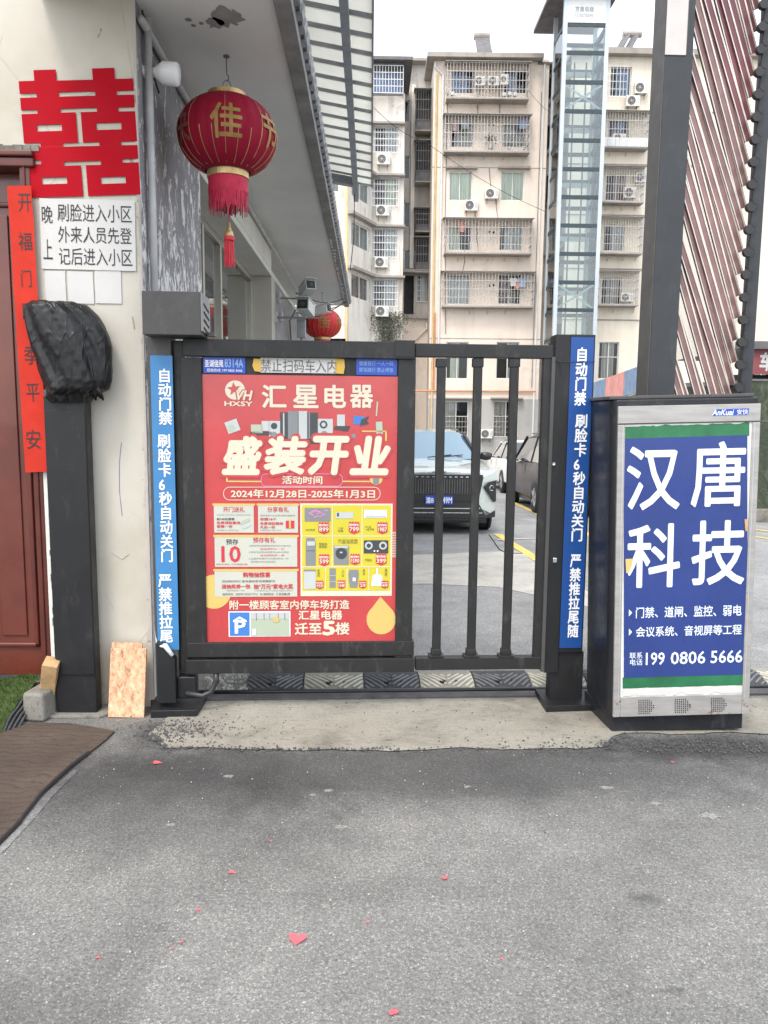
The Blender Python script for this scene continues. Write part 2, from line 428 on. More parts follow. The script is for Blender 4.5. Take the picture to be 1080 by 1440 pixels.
def osb():
    t = NT('chipboard')
    c = t.ramp(t.noise(38, 5, .75, vec=t.scale((1, 1, .5))), [(.30, (.16, .06, .035)), (.45, (.55, .30, .17)), (.62, (.72, .47, .30)), (.8, (.80, .62, .45))])
    sp = t.ramp(t.vor(75, out='Color'), [(0, .6), (.5, 1.0)]); c = t.mix(.4, c, t.mix(1.0, c, sp, 'MULTIPLY'))
    t.bump(t.noise(60, 4), .3, .003); return t.fin(c, .8)
M['plank'] = osb()
M['wood'] = mat('old_timber', (.42, .27, .13), .8, var=.3, sc=14, bump=.3)
def matmat():
    t = NT('brown_mat')
    w = t.n('ShaderNodeTexWave'); w.inputs['Scale'].default_value = 6; w.inputs['Distortion'].default_value = 7; w.inputs['Detail'].default_value = 3; w.inputs['Detail Scale'].default_value = 1.6
    w.bands_direction = 'Y'; t.set(w, 'Vector', t.pos)
    c = t.ramp(t.noise(1.8, 6, .65), [(.3, (.040, .028, .021)), (.7, (.095, .068, .050))])
    c = t.mix(t.ramp(w.outputs['Fac'], [(0.0, .45), (.16, 0.0)]), c, (.02, .015, .012))
    fib = t.ramp(t.noise(150, 3, .7), [(.3, .6), (.7, 1.35)]); c = t.mix(1.0, c, fib, 'MULTIPLY')
    b = t.bump(w.outputs['Fac'], .25, .004); t.bump(t.noise(140, 3), .5, .004, b)
    return t.fin(c, .95)
M['mat'] = matmat()
M['turf'] = mat('turf_base', (.035, .06, .012), .9, var=.4, sc=12, bump=.6, bsc=90, bd=.01)
M['blade'] = mat('turf_blade', (.075, .12, .022), .7, var=.35, sc=30)
def bagm():
    t = NT('black_bin_bag')
    rot = t.n('ShaderNodeMapping'); t.set(rot, 'Vector', t.pos); rot.inputs['Rotation'].default_value = (0, R(30), 0); rot.inputs['Scale'].default_value = (1.9, 1, .42)
    wv = t.n('ShaderNodeTexNoise'); t.set(wv, 'Vector', rot.outputs[0]); wv.inputs['Scale'].default_value = 5; wv.inputs['Detail'].default_value = 2
    ad = t.n('ShaderNodeVectorMath', operation='MULTIPLY_ADD'); t.t.links.new(wv.outputs['Color'], ad.inputs[0]); ad.inputs[1].default_value = (.28, .28, .28); t.t.links.new(rot.outputs[0], ad.inputs[2])
    e1 = t.ramp(t.vor(5.5, vec=ad.outputs[0], feat='DISTANCE_TO_EDGE'), [(0.0, 1.0), (.05, .45), (.4, 0.0)])
    e2 = t.ramp(t.vor(24, vec=ad.outputs[0], feat='DISTANCE_TO_EDGE'), [(0.0, 1.0), (.08, .3), (.4, 0.0)])
    b = t.bump(e1, .38, .012); b = t.bump(t.noise(7, 3, .5, vec=ad.outputs[0]), .5, .02, b); t.bump(e2, .22, .003, b)
    return t.fin((.006, .006, .0065), t.ramp(t.noise(14, 4), [(.3, .30), (.7, .5)]), 0.0, Specular_IOR_Level=.42)
M['bag'] = bagm()
M['lantern'] = mat('lantern_cloth', (.23, .004, .022), .7, var=.12, sc=6, Specular_IOR_Level=.2)
M['lantern2'] = mat('lantern_cloth_bright', (.50, .012, .016), .6, var=.12, sc=6)
M['gold'] = mat('gold_trim', (.50, .36, .16), .38, .55, var=.25, sc=9)
M['gold_ink'] = mat('gold_print', (.27, .15, .035), .6, var=.3, sc=20)
M['gold_ghost'] = mat('faded_gold_print', (.155, .045, .035), .65, var=.4, sc=20)
M['fringe'] = mat('red_fringe', (.46, .012, .05), .7, var=.2, sc=20)
M['tassel'] = mat('red_tassel', (.62, .04, .06), .7, var=.25, sc=20)
M['bulb'] = mat('bulb_white', (.72, .72, .72), .3, var=.02)
M['pvc'] = mat('pvc_pipe', (.40, .40, .40), .5, var=.2, sc=5)
M['pvc_yel'] = mat('yellow_pipe', (.58, .42, .20), .6, var=.2, sc=2)
M['pvc_or'] = mat('orange_pipe', (.62, .26, .13), .6, var=.2, sc=2)
M['wire'] = mat('cable_black', (.02, .02, .02), .6, var=0)
M['rubber'] = mat('rubber_black', (.045, .047, .05), .75, var=.35, sc=8, bump=.3)
M['rubber_rib'] = mat('rubber_worn_rib', (.15, .155, .16), .75, var=.3, sc=8)
M['pale_rib'] = mat('rubber_pale_rib', (.50, .48, .40), .75, var=.2, sc=8)
M['rubber_pale'] = mat('rubber_pale', (.25, .24, .20), .75, var=.22, sc=8, bump=.3)
M['hole'] = mat('bolt_hole', (.012, .012, .012), .8, var=0)
M['rail'] = mat('ground_channel', (.075, .07, .07), .6, .3, var=.35, sc=9)
M['hose'] = mat('black_conduit', (.022, .022, .024), .4, var=.1)
M['slat_red'] = mat('slat_dusty_red', (.200, .115, .110), .35, .25, var=.35, sc=5)
M['slat_deep'] = mat('slat_wine_red', (.145, .050, .058), .35, .1, var=.25, sc=5)
M['slat_edge'] = mat('slat_aluminium', (.60, .55, .48), .4, .35, var=.12, sc=5)
M['knob'] = mat('pivot_plastic', (.020, .020, .022), .5, var=.2)
M['plate_white'] = mat('boom_plate', (.50, .47, .45), .5, var=.08)
M['yel_line'] = mat('yellow_road_paint', (.62, .46, .12), .8, var=.22, sc=9, bump=.2)
M['wht_line'] = mat('white_road_paint', (.50, .50, .47), .8, var=.2, sc=9)
M['petal'] = mat('pink_paper', (.72, .10, .12), .7, var=.06)
M['stone'] = mat('gravel_stone', (.070, .070, .072), .85, var=.5, sc=30)
M['leaf'] = mat('vine_leaf', (.045, .05, .032), .8, var=.5, sc=4)
M['tin'] = mat('tin_roof_blue', (.16, .24, .36), .5, var=.25, sc=3)
M['tin_red'] = mat('faded_red_banner', (.62, .26, .22), .6, var=.25, sc=3)
M['yel_wall'] = mat('yellow_wall', (.60, .52, .32), .85, var=.1)
M['cream_wall'] = mat('cream_side_wall', (.66, .60, .50), .85, var=.06, sc=.5)
M['banner_red'] = mat('red_banner', (.22, .05, .055), .6, var=.15, sc=2)
def hedge():
    t = NT('green_leaf_print')
    c = t.ramp(t.noise(3.2, 7, .75, dist=1.0), [(.3, (.010, .014, .009)), (.5, (.035, .048, .028)), (.62, (.085, .10, .055)), (.72, (.30, .34, .27))])
    t.bump(t.noise(12, 5), .4, .02); return t.fin(c, .7)
M['hedge'] = hedge()
M['ac'] = mat('ac_casing', (.66, .65, .60), .5, var=.08, sc=2)
M['ac_fan'] = mat('ac_fan_grille', (.07, .07, .07), .6, var=.1)
# cars
def paint(name, col, rough=.28, metal=.2, coat=.8): return mat(name, col, rough, metal, var=.02, sc=1, Coat_Weight=coat, Coat_Roughness=.04)
M['car_mint'] = paint('mint_white_paint', (.46, .50, .47))
M['car_white'] = paint('white_paint', (.68, .66, .60), metal=0, coat=.3)
M['car_maroon'] = mat('brown_maroon_paint', (.040, .020, .021), .38, 0, var=.05, sc=1, Specular_IOR_Level=.22, Coat_Weight=.12)
M['car_glass'] = mat('car_glass', (.035, .045, .055), .06, 0, var=0, Coat_Weight=1.0, Coat_Roughness=.02)
M['windscreen'] = mat('windscreen_glass', (.15, .24, .30), .06, .5, var=0, Coat_Weight=1.0, Coat_Roughness=.03)
M['car_black'] = mat('car_black_plastic', (.014, .015, .017), .35, var=.1)
M['chrome'] = mat('chrome', (.62, .64, .66), .15, .9, var=0)
M['tyre'] = mat('tyre', (.022, .022, .023), .8, var=.2, sc=20)
M['rim'] = mat('wheel_rim', (.40, .40, .41), .3, .6, var=.05)
M['lamp_red'] = mat('tail_lamp', (.45, .01, .02), .15, var=.05, Coat_Weight=.8)
M['lamp_clear'] = mat('head_lamp', (.55, .60, .62), .1, .2, var=.05, Coat_Weight=1.0)
M['plate_blue'] = pr('number_plate_blue', (.01, .06, .42))

# ------------------------------------------------------------------ flat print (lettering, print patches)
TEXTS = []
def text(parent, s, bbox, y, m, bold=0.0, name='lettering', shear=0.0, post=None, rot=0.0):
    """bbox = (x0, x1, z0, z1) in the parent's local plane"""
    TEXTS.append((parent, s, bbox, y, m, bold, name, shear, post, rot))
def flush_texts():
    obs = []
    for (par, s, bb, y, m, bold, name, shear, post, rot) in TEXTS:
        cu = bpy.data.curves.new('t', 'FONT'); cu.body = s; cu.size = 1.0; cu.resolution_u = 2; cu.shear = shear
        cu.space_line = 1.0; cu.fill_mode = 'FRONT'
        o = bpy.data.objects.new('t', cu); COL.objects.link(o); obs.append(o)
    bpy.context.view_layer.update()
    dg = bpy.context.evaluated_depsgraph_get()
    for o, (par, s, bb, y, m, bold, name, shear, post, rot) in zip(obs, TEXTS):
        me = bpy.data.meshes.new_from_object(o.evaluated_get(dg))
        xs = [v.co.x for v in me.vertices]; ys = [v.co.y for v in me.vertices]
        if not xs: continue
        ax, bx, ay, by = min(xs), max(xs), min(ys), max(ys)
        kx = (bb[1] - bb[0]) / max(1e-6, bx - ax); kz = (bb[3] - bb[2]) / max(1e-6, by - ay)
        cx, cz = (bb[0] + bb[1]) / 2, (bb[2] + bb[3]) / 2; cr, sr = math.cos(rot), math.sin(rot)
        for v in me.vertices:
            X = bb[0] + (v.co.x - ax) * kx - cx; Z = bb[2] + (v.co.y - ay) * kz - cz
            v.co = Vector((cx + X * cr - Z * sr, y, cz + X * sr + Z * cr))
        if bold:
            n0 = len(me.vertices); base = [v.co.copy() for v in me.vertices]; fcs = [tuple(p.vertices) for p in me.polygons]
            vs = []; fs = []; bx_, bz_ = bold * kx * .85, bold * kz * .85
            for q, (i, j) in enumerate(((1, 0), (-1, 0), (0, 1), (0, -1), (.7, .7), (-.7, .7), (.7, -.7), (-.7, -.7), (0, 0))):
                if bold < .015 and q in (4, 5, 6, 7): continue
                n1 = len(vs); vs += [v + Vector((i * bx_, -.00004 * q, j * bz_)) for v in base]; fs += [tuple(k + n1 for k in f) for f in fcs]
            me = bpy.data.meshes.new(name); me.from_pydata(vs, [], fs)
        if post:
            bm = bmesh.new(); bm.from_mesh(me); bmesh.ops.triangulate(bm, faces=bm.faces)
            for _ in range(4):
                e = [e for e in bm.edges if e.calc_length() > .03]
                if not e: break
                bmesh.ops.subdivide_edges(bm, edges=e, cuts=1); bmesh.ops.triangulate(bm, faces=bm.faces)
            for v in bm.verts: v.co = post(v.co)
            bm.to_mesh(me); bm.free()
        me.materials.clear(); me.materials.append(m)
        t = bpy.data.objects.new(name, me); COL.objects.link(t); t.parent = par
        cu = o.data; bpy.data.objects.remove(o); bpy.data.curves.remove(cu)
    TEXTS.clear()

class Sheet:
    """prints flat patches on a plane parallel to frame fr, at depth off (negative = towards the street)"""
    def __init__(s, parent, fr, off): s.p, s.fr, s.off, s.k = parent, fr, off, 0
    def y(s, lay): return s.off - lay * .0011
    def rect(s, name, x0, y0, x1, y1, m, lay=1, rot=0.0, parent=None):
        a, b, c, d = s.fr.rect(x0, y0, x1, y1, s.off); cx, cz = (a + b) / 2, (c + d) / 2
        pts = [(a, c), (b, c), (b, d), (a, d)]; r = R(rot)
        pts = [(cx + (x - cx) * math.cos(r) - (z - cz) * math.sin(r), cz + (x - cx) * math.sin(r) + (z - cz) * math.cos(r)) for x, z in pts]
        return MB().add([(x, s.y(lay), z) for x, z in pts], [(0, 1, 2, 3)]).build(name, m, parent or s.p)
    def poly(s, name, pts, m, lay=1, parent=None):
        q = [s.fr(x, y, s.off) for x, y in pts]
        return MB().add([(x, s.y(lay), z) for x, z in q], [tuple(range(len(q)))[::-1]]).build(name, m, parent or s.p)
    def ell(s, name, cx, cy, rx, ry, m, lay=1, n=28, parent=None):
        return s.poly(name, [(cx + rx * math.cos(2 * PI * k / n), cy + ry * math.sin(2 * PI * k / n)) for k in range(n)], m, lay, parent)
    def ring(s, name, x0, y0, x1, y1, w, rad, m, lay=1):
        """rounded outline"""
        pts = []
        for cx, cy, a in ((x1 - rad, y0 + rad, -90), (x1 - rad, y1 - rad, 0), (x0 + rad, y1 - rad, 90), (x0 + rad, y0 + rad, 180)):
            for k in range(6):
                t = R(a + k * 18); pts.append((cx, cy, math.cos(t), math.sin(t)))
        mb = MB(); n = len(pts)
        for cx, cy, c, d in pts:
            for r in (rad, rad - w):
                u, v = s.fr(cx + c * r, cy + d * r, s.off); mb.v.append(Vector((u, s.y(lay), v)))
        for i in range(n):
            j = (i + 1) % n; mb.f.append((2 * i, 2 * i + 1, 2 * j + 1, 2 * j))
        return mb.build(name, m, s.p)
    def text(s, t, x0, y0, x1, y1, m, bold=0.0, lay=2, shear=0.0, rot=0.0, name='lettering', parent=None):
        a, b, c, d = s.fr.rect(x0, y0, x1, y1, s.off)
        text(parent or s.p, t, (a, b, c, d), s.y(lay), m, bold, name, shear, rot=R(rot))

# ================================================================== GROUND
def sheet_ground(name, pts, z, m, kind='structure'):
    o = MB().add([(x, y, z + gz(y)) for x, y in pts], [tuple(range(len(pts)))]).build(name, m)
    return tag(o, kind=kind)
def slope_sheet(name, x0, x1, ys, dz, m):
    mb = MB()
    for y in ys: mb.v += [Vector((x0, y, gz(y) + dz)), Vector((x1, y, gz(y) + dz))]
    for i in range(len(ys) - 1): q = 2 * i; mb.f.append((q, q + 1, q + 3, q + 2))
    return tag(mb.build(name, m), kind='structure')
slope_sheet('ground', -260, 260, (-120, YS, 60, 400), 0.0, M['asphalt'])
slope_sheet('courtyard_road', -1.40, 30, (4.80, YS, 50), 0.004, M['asphalt_yard'])

def jag(pts, step=.05, amp=.02, seed=0):
    out = []
    for i in range(len(pts)):
        a, b = Vector(pts[i]), Vector(pts[(i + 1) % len(pts)]); n = max(1, int((b - a).length / step))
        d = (b - a).normalized(); nn = Vector((-d.y, d.x))
        for k in range(n):
            p = a.lerp(b, k / n)
            q = noise.noise(Vector((p.x * 3.1, p.y * 3.1, seed))) * amp * 1.6 + noise.noise(Vector((p.x * 11, p.y * 11, seed + 5))) * amp * .7
            out.append(tuple(p + nn * q))
    return out
def gpt(px, py): g = GS(px, py); return (g.x, g.y)
# dark fresh asphalt patched round the concrete, then the worn concrete apron
def patch(name, pts, z, m, seed=0, amp=.02, kind='structure', step=.05):
    bm = bmesh.new(); vs = [bm.verts.new((x, y, z + gz(y))) for x, y in jag(pts, step, amp, seed)]
    f = bm.faces.new(vs); bmesh.ops.triangulate(bm, faces=[f])
    for f in bm.faces:
        if f.normal.z < 0: f.normal_flip()
    me = bpy.data.meshes.new(name); bm.to_mesh(me); bm.free(); me.materials.append(m)
    o = bpy.data.objects.new(name, me); COL.objects.link(o); return tag(o, kind=kind)
ap = [gpt(262, 985), gpt(300, 976), gpt(520, 975), gpt(830, 975), gpt(1150, 985), gpt(1200, 1040), gpt(1062, 1034), gpt(1000, 1030), gpt(880, 1034), gpt(848, 1052), gpt(560, 1056), gpt(400, 1056), gpt(232, 1052), gpt(215, 1035), gpt(240, 1010)]
patch('concrete_apron', ap, 0.006, M['apron'], 3, .03)
rk = [gpt(120, 1000), gpt(225, 1000), gpt(250, 1012), gpt(218, 1040), gpt(240, 1064), gpt(180, 1072), gpt(140, 1045)]
rk2 = [gpt(830, 1062), gpt(852, 1046), gpt(880, 1030), gpt(1062, 1030), gpt(1090, 1048), gpt(1085, 1068), gpt(1000, 1080), gpt(880, 1082)]
patch('broken_concrete', [gpt(262, 945), gpt(352, 945), gpt(350, 976), gpt(262, 980)], 0.008, M['step'], 2, .02)
# pale concrete lane in the yard, joints and parking lines
patch('yard_concrete', [gpt(560, 782), gpt(722, 775), gpt(760, 795), gpt(842, 842), gpt(842, 856), gpt(700, 826), gpt(560, 822)], .008, M['yard_concrete'], 8, .05, step=.3)
def line(px0, py0, px1, py1, w, m, z=.012):
    a, b = Vector(gpt(px0, py0)), Vector(gpt(px1, py1)); d = (b - a).normalized(); n = Vector((-d.y, d.x)) * w / 2
    sheet_ground('parking_line', [tuple(a - n), tuple(b - n), tuple(b + n), tuple(a + n)], z, m)
line(700, 752, 724, 768, .13, M['yel_line']); line(724, 768, 860, 852, .14, M['yel_line'])
line(722, 707, 762, 726, .12, M['yel_line']); line(760, 726, 840, 757, .12, M['yel_line'])
line(700, 760, 830, 755, .07, M['wht_line'], .013)
line(1030, 742, 1190, 760, .12, M['yel_line']); line(1030, 752, 1190, 772, .10, M['yel_line'])
mb = MB(); mb.tube([GS(688, 752, .012), GS(702, 772, .012), GS(712, 778, .012), GS(735, 778, .012)], .006, 5)
tag(mb.build('road_crack', M['hole']), kind='structure')

# chalky spills trodden into the asphalt
M['spill'] = mat('chalky_spill', (.215, .212, .20), .9, var=.5, sc=70, bump=.5, bsc=90, bd=.004)
for i, (px, py, r_) in enumerate(((462, 1112, .05), (440, 1118, .03), (656, 1106, .05), (922, 1130, .05), (1000, 1148, .09), (458, 1274, .035), (465, 1282, .02), (182, 1338, .03), (240, 1160, .04), (480, 1163, .05), (70, 1268, .016), (322, 1092, .05), (770, 1170, .04), (855, 1108, .06), (600, 1197, .03), (210, 1262, .014), (870, 1385, .018), (1000, 1398, .012))):
    x0, y0 = gpt(px, py); n = 30; r_ *= .72; pts = [(x0 + math.cos(2 * PI * k / n) * r_ * (.7 + 1.1 * noise.noise(Vector((k * 1.3, i, 0)))), y0 + math.sin(2 * PI * k / n) * r_ * .55 * (.7 + 1.1 * noise.noise(Vector((k * 1.3, i, 4))))) for k in range(n)]
    sheet_ground('chalk_mark', pts, .0015, M['spill'])
# loose stones
def stones(name, n, fn, r0, r1, m, seed):
    rnd = random.Random(seed); mb = MB()
    for i in range(n):
        x, y = fn(rnd); r = rnd.uniform(r0, r1); a = rnd.uniform(0, 6.28)
        base = [Vector((math.cos(a + k * PI / 2) * r * rnd.uniform(.7, 1.2), math.sin(a + k * PI / 2) * r * rnd.uniform(.7, 1.2), 0)) for k in range(4)]
        top = [v * rnd.uniform(.35, .7) + Vector((0, 0, r * rnd.uniform(.5, 1.0))) for v in base]
        c = Vector((x, y, .008)); mb.hexa([c + v for v in base], [c + v for v in top])
    return tag(mb.build(name, m), kind='stuff')
def in_poly(pts):
    xs = [p[0] for p in pts]; ys = [p[1] for p in pts]
    def f(rnd):
        while True:
            x, y = rnd.uniform(min(xs), max(xs)), rnd.uniform(min(ys), max(ys)); c = False
            for i in range(len(pts)):
                (ax, ay), (bx, by) = pts[i], pts[i - 1]
                if (ay > y) != (by > y) and x < (bx - ax) * (y - ay) / (by - ay) + ax: c = not c
            if c: return x, y
    return f
stones('gravel', 650, lambda r: (1.82 + r.gauss(0, .42), 3.93 + r.gauss(0, .07)), .002, .008, M['stone'], 1)
stones('gravel', 420, lambda r: (-1.05 + r.gauss(0, .14), 4.12 + r.gauss(0, .09)), .002, .008, M['stone'], 2)
M['grit_pale'] = mat('pale_grit', (.46, .45, .42), .8, var=.2)
stones('grit', 260, lambda r: (r.uniform(-1.6, 1.9), r.uniform(1.7, 3.9)), .0015, .0042, M['grit_pale'], 3)
stones('grit', 260, in_poly(ap), .002, .006, M['stone'], 5)
def edge_pts(rnd):
    k = rnd.randrange(8, 13); p, q = Vector(ap[k]), Vector(ap[k + 1]) if k + 1 < len(ap) else Vector(ap[0])
    v = p.lerp(q, rnd.random()); return v.x + rnd.gauss(0, .012), v.y + rnd.gauss(0, .014)
stones('crumbs', 420, edge_pts, .003, .009, M['stone'], 77)
stones('rubble', 90, in_poly([gpt(290, 948), gpt(350, 948), gpt(350, 974), gpt(290, 974)]), .008, .022, M['grit_pale'], 6)

# pink paper hearts and petals dropped on the road
def heart(px, py, s, rot, label, squash=1.0):
    n = 26; pts = []
    for k in range(n):
        t = 2 * PI * k / n; x = 16 * math.sin(t) ** 3; y = 13 * math.cos(t) - 5 * math.cos(2 * t) - 2 * math.cos(3 * t) - math.cos(4 * t)
        pts.append((x * s / 32 * squash, y * s / 32))
    c = G(px, py, .003); mb = MB()
    vs = [(x, y, .002 + .12 * abs(x) + .004 * math.sin(20 * y)) for x, y in pts]
    vs2 = [(x, y, z + .0008) for x, y, z in vs]; m_ = len(vs)
    mb.add(vs + vs2, [tuple(range(m_))[::-1], tuple(range(m_, 2 * m_))] + [(i, (i + 1) % m_, (i + 1) % m_ + m_, i + m_) for i in range(m_)])
    o = mb.build('paper_heart', M['petal']); o.location = c; o.rotation_euler = (0, 0, R(rot))
    tag(o, label, 'paper heart', 'pink paper confetti on the road'); return o
heart(418, 1321, .060, -8, 'largest pink paper heart lying flat on the road')
heart(221, 1073, .055, 95, 'pink paper scrap near the brown mat and concrete apron', .6)
heart(326, 1227, .028, 60, 'small pink petal in the middle of the road, left one', .7)
heart(626, 1235, .030, 110, 'small pink petal in the middle of the road, right one', .7)
heart(553, 1424, .030, 200, 'pink petal at the very front edge of the road')
heart(279, 1280, .020, 80, 'tiny pink petal up-left of the large heart', .6)
heart(517, 1297, .014, 30, 'tiny pink petal up-right of the large heart', .7)
heart(256, 1325, .014, 120, 'tiny pink petal, upper of two left of the large heart', .7)
heart(242, 1334, .012, 10, 'tiny pink petal, lower of two left of the large heart', .7)
heart(138, 1347, .016, 80, 'tiny pink petal nearest the left edge of the road', .6)
heart(381, 1183, .014, 80, 'tiny pink petal beyond the others, below the concrete apron', .6)
heart(946, 1072, .022, 130, 'pink petal on the gravel under the blue cabinet', .7)
heart(706, 1349, .012, 50, 'tiny pink speck right of the large heart', .7)

# ================================================================== LEFT SHOP BUILDING
YW = 4.50; XW = P(203, 520, YW).x
FW = Fr((XW, YW, 0))                       # front wall, local x runs left (negative)
shop = thing('shop_building', 'white plastered corner building with maroon door and deep grey soffit', 'building', (XW, YW, 0))
door_x = FW(49, 700)[0]; door_top = FW(12, 236)[1]; frame_x = FW(66, 760)[0]
mb = MB(); mb.grid(-3.2, 0, 0, 6.5, [(-3.2 + .01, frame_x, 0, door_top + .09)], 0, .22)
# chipped arris down the corner, in small steps
front = mb.build('front_wall', M['plaster'], shop)
Y1 = PX(283, 350, XW).y - YW; Y2 = PX(382, 425, XW).y - YW
sidew = MB().box(-.02, 0.0, .002, Y1, 0, 4.0)
sidew.box(-.32, -.02, Y1 - .22, Y1, 0, 4.0)
sidew.build('side_wall', M['peel'], shop)
rnd = random.Random(5); mb = MB(); z = 0
while z < 4.0:      # rough plaster edge where the white coat breaks off the corner
    h = rnd.uniform(.03, .10); w = rnd.uniform(.006, .022) * (1.3 if z < 1.6 else .6)
    mb.prism([(-w, z), (.004, z), (.004, z + h), (-w * rnd.uniform(.5, 1.2), z + h)], -.006, .01); z += h
mb.build('chipped_edge', M['recess'], shop)
xl = P(347, 425, Y2 + YW).x - XW
wins = MB().box(xl - .03, xl, Y1, Y2 + .3, 3.57, 4.0); wins.build('lintel', M['soffit_low'], shop)
MB().box(xl, 0, Y1 + .01, 20 - YW, 3.57, 3.64).build('low_soffit', M['soffit_low'], shop)
MB().box(-.02, 0.0, Y1, Y2, 3.645, 3.995).build('beam', M['soffit_low'], shop)
MB().box(xl - .3, 0.0, Y2, Y2 + .35, 0, 3.565).build('pillar', mat('pillar_render', (.42, .395, .34), .85, var=.06, sc=1.5), shop)
MB().box(xl - .2, -.01, Y2 + .36, 19 - YW, 0, 3.565).build('far_side_wall', M['fascia'], shop)
# tall windows of the recess
zt = 3.50
mb = MB(); ys = [Y1 + .02, Y1 + .62, Y1 + 1.25, Y1 + 2.1, Y2 - .06]
W = MB().box(xl, xl + .07, Y1, Y2, zt, 3.567).box(xl, xl + .07, Y1, Y2, 0.0, .5)
for y in ys: W.box(xl, xl + .075, y, y + .06, .502, zt - .002)
wf = W.build('window', M['frame_alu'], shop, bevel=.004)
for a, b in zip(ys[:-1], ys[1:]):
    MB().box(xl + .03, xl + .036, a + .06, b, .5, zt).build('pane', mat('shop_glass', (.035, .04, .038), .08, var=.1, Coat_Weight=1.0) if a == ys[0] else bpy.data.materials['shop_glass'], wf)
    MB().box(xl + .028, xl + .044, a + .075, a + .10, .55, zt - .05).build('gasket', M['ink'], wf)
# far dark window with sloping top beside the cameras
mb = MB().prism([(0, 0), (.08, 0), (.08, .05), (0, .05)], 0, .001)
MB().box(.0, .02, Y2 + 1.1, Y2 + 4.0, 1.2, 2.85).build('window', M['frame_alu'], shop).name = 'window'
MB().box(.021, .026, Y2 + 1.18, Y2 + 3.92, 1.28, 2.77).build('pane', bpy.data.materials['shop_glass'], shop)
# main soffit, fascia, gutter
XS = -.54 - XW; ZS = 4.0
MB().box(-.5, XS, -1.4, 19.6 - YW - 3.6, ZS, ZS + .16).build('soffit', M['soffit'], shop)
MB().box(XS, XS + .10, -1.4, 15.98 - YW, ZS - .03, ZS + .2).build('fascia', M['fascia'], shop, bevel=.006)
mb = MB(); y = -1.4
while y < 16.0 - YW:       # corrugated lip of the gutter
    mb.prism([(XS + .10, ZS + .03), (XS + .135, ZS + .035), (XS + .15, ZS + .085), (XS + .10, ZS + .09)], y, y + .085); y += .16
mb.build('roof_lip', M['galv'], shop)['kind'] = 'stuff'
MB().box(XS + .1005, XS + .125, -1.4, 16 - YW, ZS + .045, ZS + .2).build('gutter', M['iron_dark'], shop)
mb = MB(); rnd = random.Random(8)
for i in range(26):
    y = 5.5 + i * .2; mb.box(XS + .012, XS + rnd.uniform(.03, .07), y, y + rnd.uniform(.05, .17), ZS - .034, ZS - .029)
mb.build('flaking_paint', M['paper'], shop)['kind'] = 'stuff'
MB().box(-3.2, 0, .25, 16 - YW, ZS + .2, 8.0).build('upper_wall', M['fascia'], shop)
# dark stains (mould) on the soffit
def blot(px, py, r, seed, nm='damp_stain'):
    c = G(px, py, ZS - .002); mb = MB(); n = 22
    mb.add([(c.x - XW + math.cos(2 * PI * k / n) * r * (1 + .8 * noise.noise(Vector((k * .7, seed, 0)))), c.y - YW + math.sin(2 * PI * k / n) * r * 1.2 * (1 + .8 * noise.noise(Vector((k * .7, seed, 3)))), ZS - .002) for k in range(n)], [tuple(range(n))])
    mb.build(nm, M['fascia'], shop)
blot(318, 24, .085, 1); blot(303, 32, .05, 4); blot(265, 28, .018, 7); blot(272, 36, .014, 9); blot(283, 33, .014, 5)
# pipes
vp = PX(212, 250, XW + .03)
MB().tube([(.035, vp.y - YW, 2.0), (.035, vp.y - YW, 3.95)], .022, 12).build('conduit', M['pvc'], shop, smooth=True)
MB().tube([(.03, .02, 3.9), (.03, 14.5 - YW, 3.9)], .022, 10).build('conduit', M['pvc'], shop, smooth=True)
MB().tube([(.028, .05, 3.96), (.02, .2, 3.9), (.03, .25, 3.7), (.05, .28, 3.62)], .006, 6).build('cable', M['wire'], shop, smooth=True)
# door
dr = MB().box(-3.0, door_x, .10, .15, .16, door_top).build('door', M['door'], shop, bevel=.004)
for a, b in ((FW(-40, 600)[0], FW(32, 600)[0]),):
    for c, d in ((.34, door_top - .16),):
        mb = MB(); w = .028
        for q in ((a, b, c, c + w), (a, b, d - w, d), (a, a + w, c, d), (b - w, b, c, d)): mb.box(q[0], q[1], .082, .101, q[2], q[3])
        mb.build('panel_moulding', M['door_frame'], dr, bevel=.008)
        MB().box(a + .07, b - .07, .088, .101, c + .07, d - .07).build('panel', M['door'], dr, bevel=.012)
mb = MB(); mb.box(door_x, frame_x, -.012, .14, .12, door_top + .1); mb.box(door_x + .02, door_x + .035, -.022, .0, .12, door_top + .05)
mb.build('door_jamb', M['door_frame'], shop, bevel=.006)
mb = MB(); tp = door_top
mb.box(-3.0, frame_x + .03, -.03, .14, tp, tp + .05); mb.box(-3.0, frame_x + .03, -.045, .12, tp + .052, tp + .085)
mb.build('door_lintel', M['door_frame'], shop, bevel=.008)
mb = MB(); rnd = random.Random(11); x = -3.0
while x < frame_x + .02:
    w = rnd.uniform(.02, .06); mb.box(x, x + w, -.012 - rnd.uniform(0, .01), .0, tp + .087, tp + .10 + rnd.uniform(0, .03)); x += w
mb.build('mortar_edge', M['step'], shop)
mb = MB(); z = .14; rnd = random.Random(12)      # broken plaster along the jamb
while z < 1.55:
    h = rnd.uniform(.02, .06); mb.box(frame_x, frame_x + rnd.uniform(.015, .04), -.012, .002, z, z + h); z += h
mb.build('mortar_edge', M['white_torn'], shop)
MB().box(-3.0, frame_x - .02, -.10, .09, 0.0, .135).build('doorstep', M['step'], shop, bevel=.02)

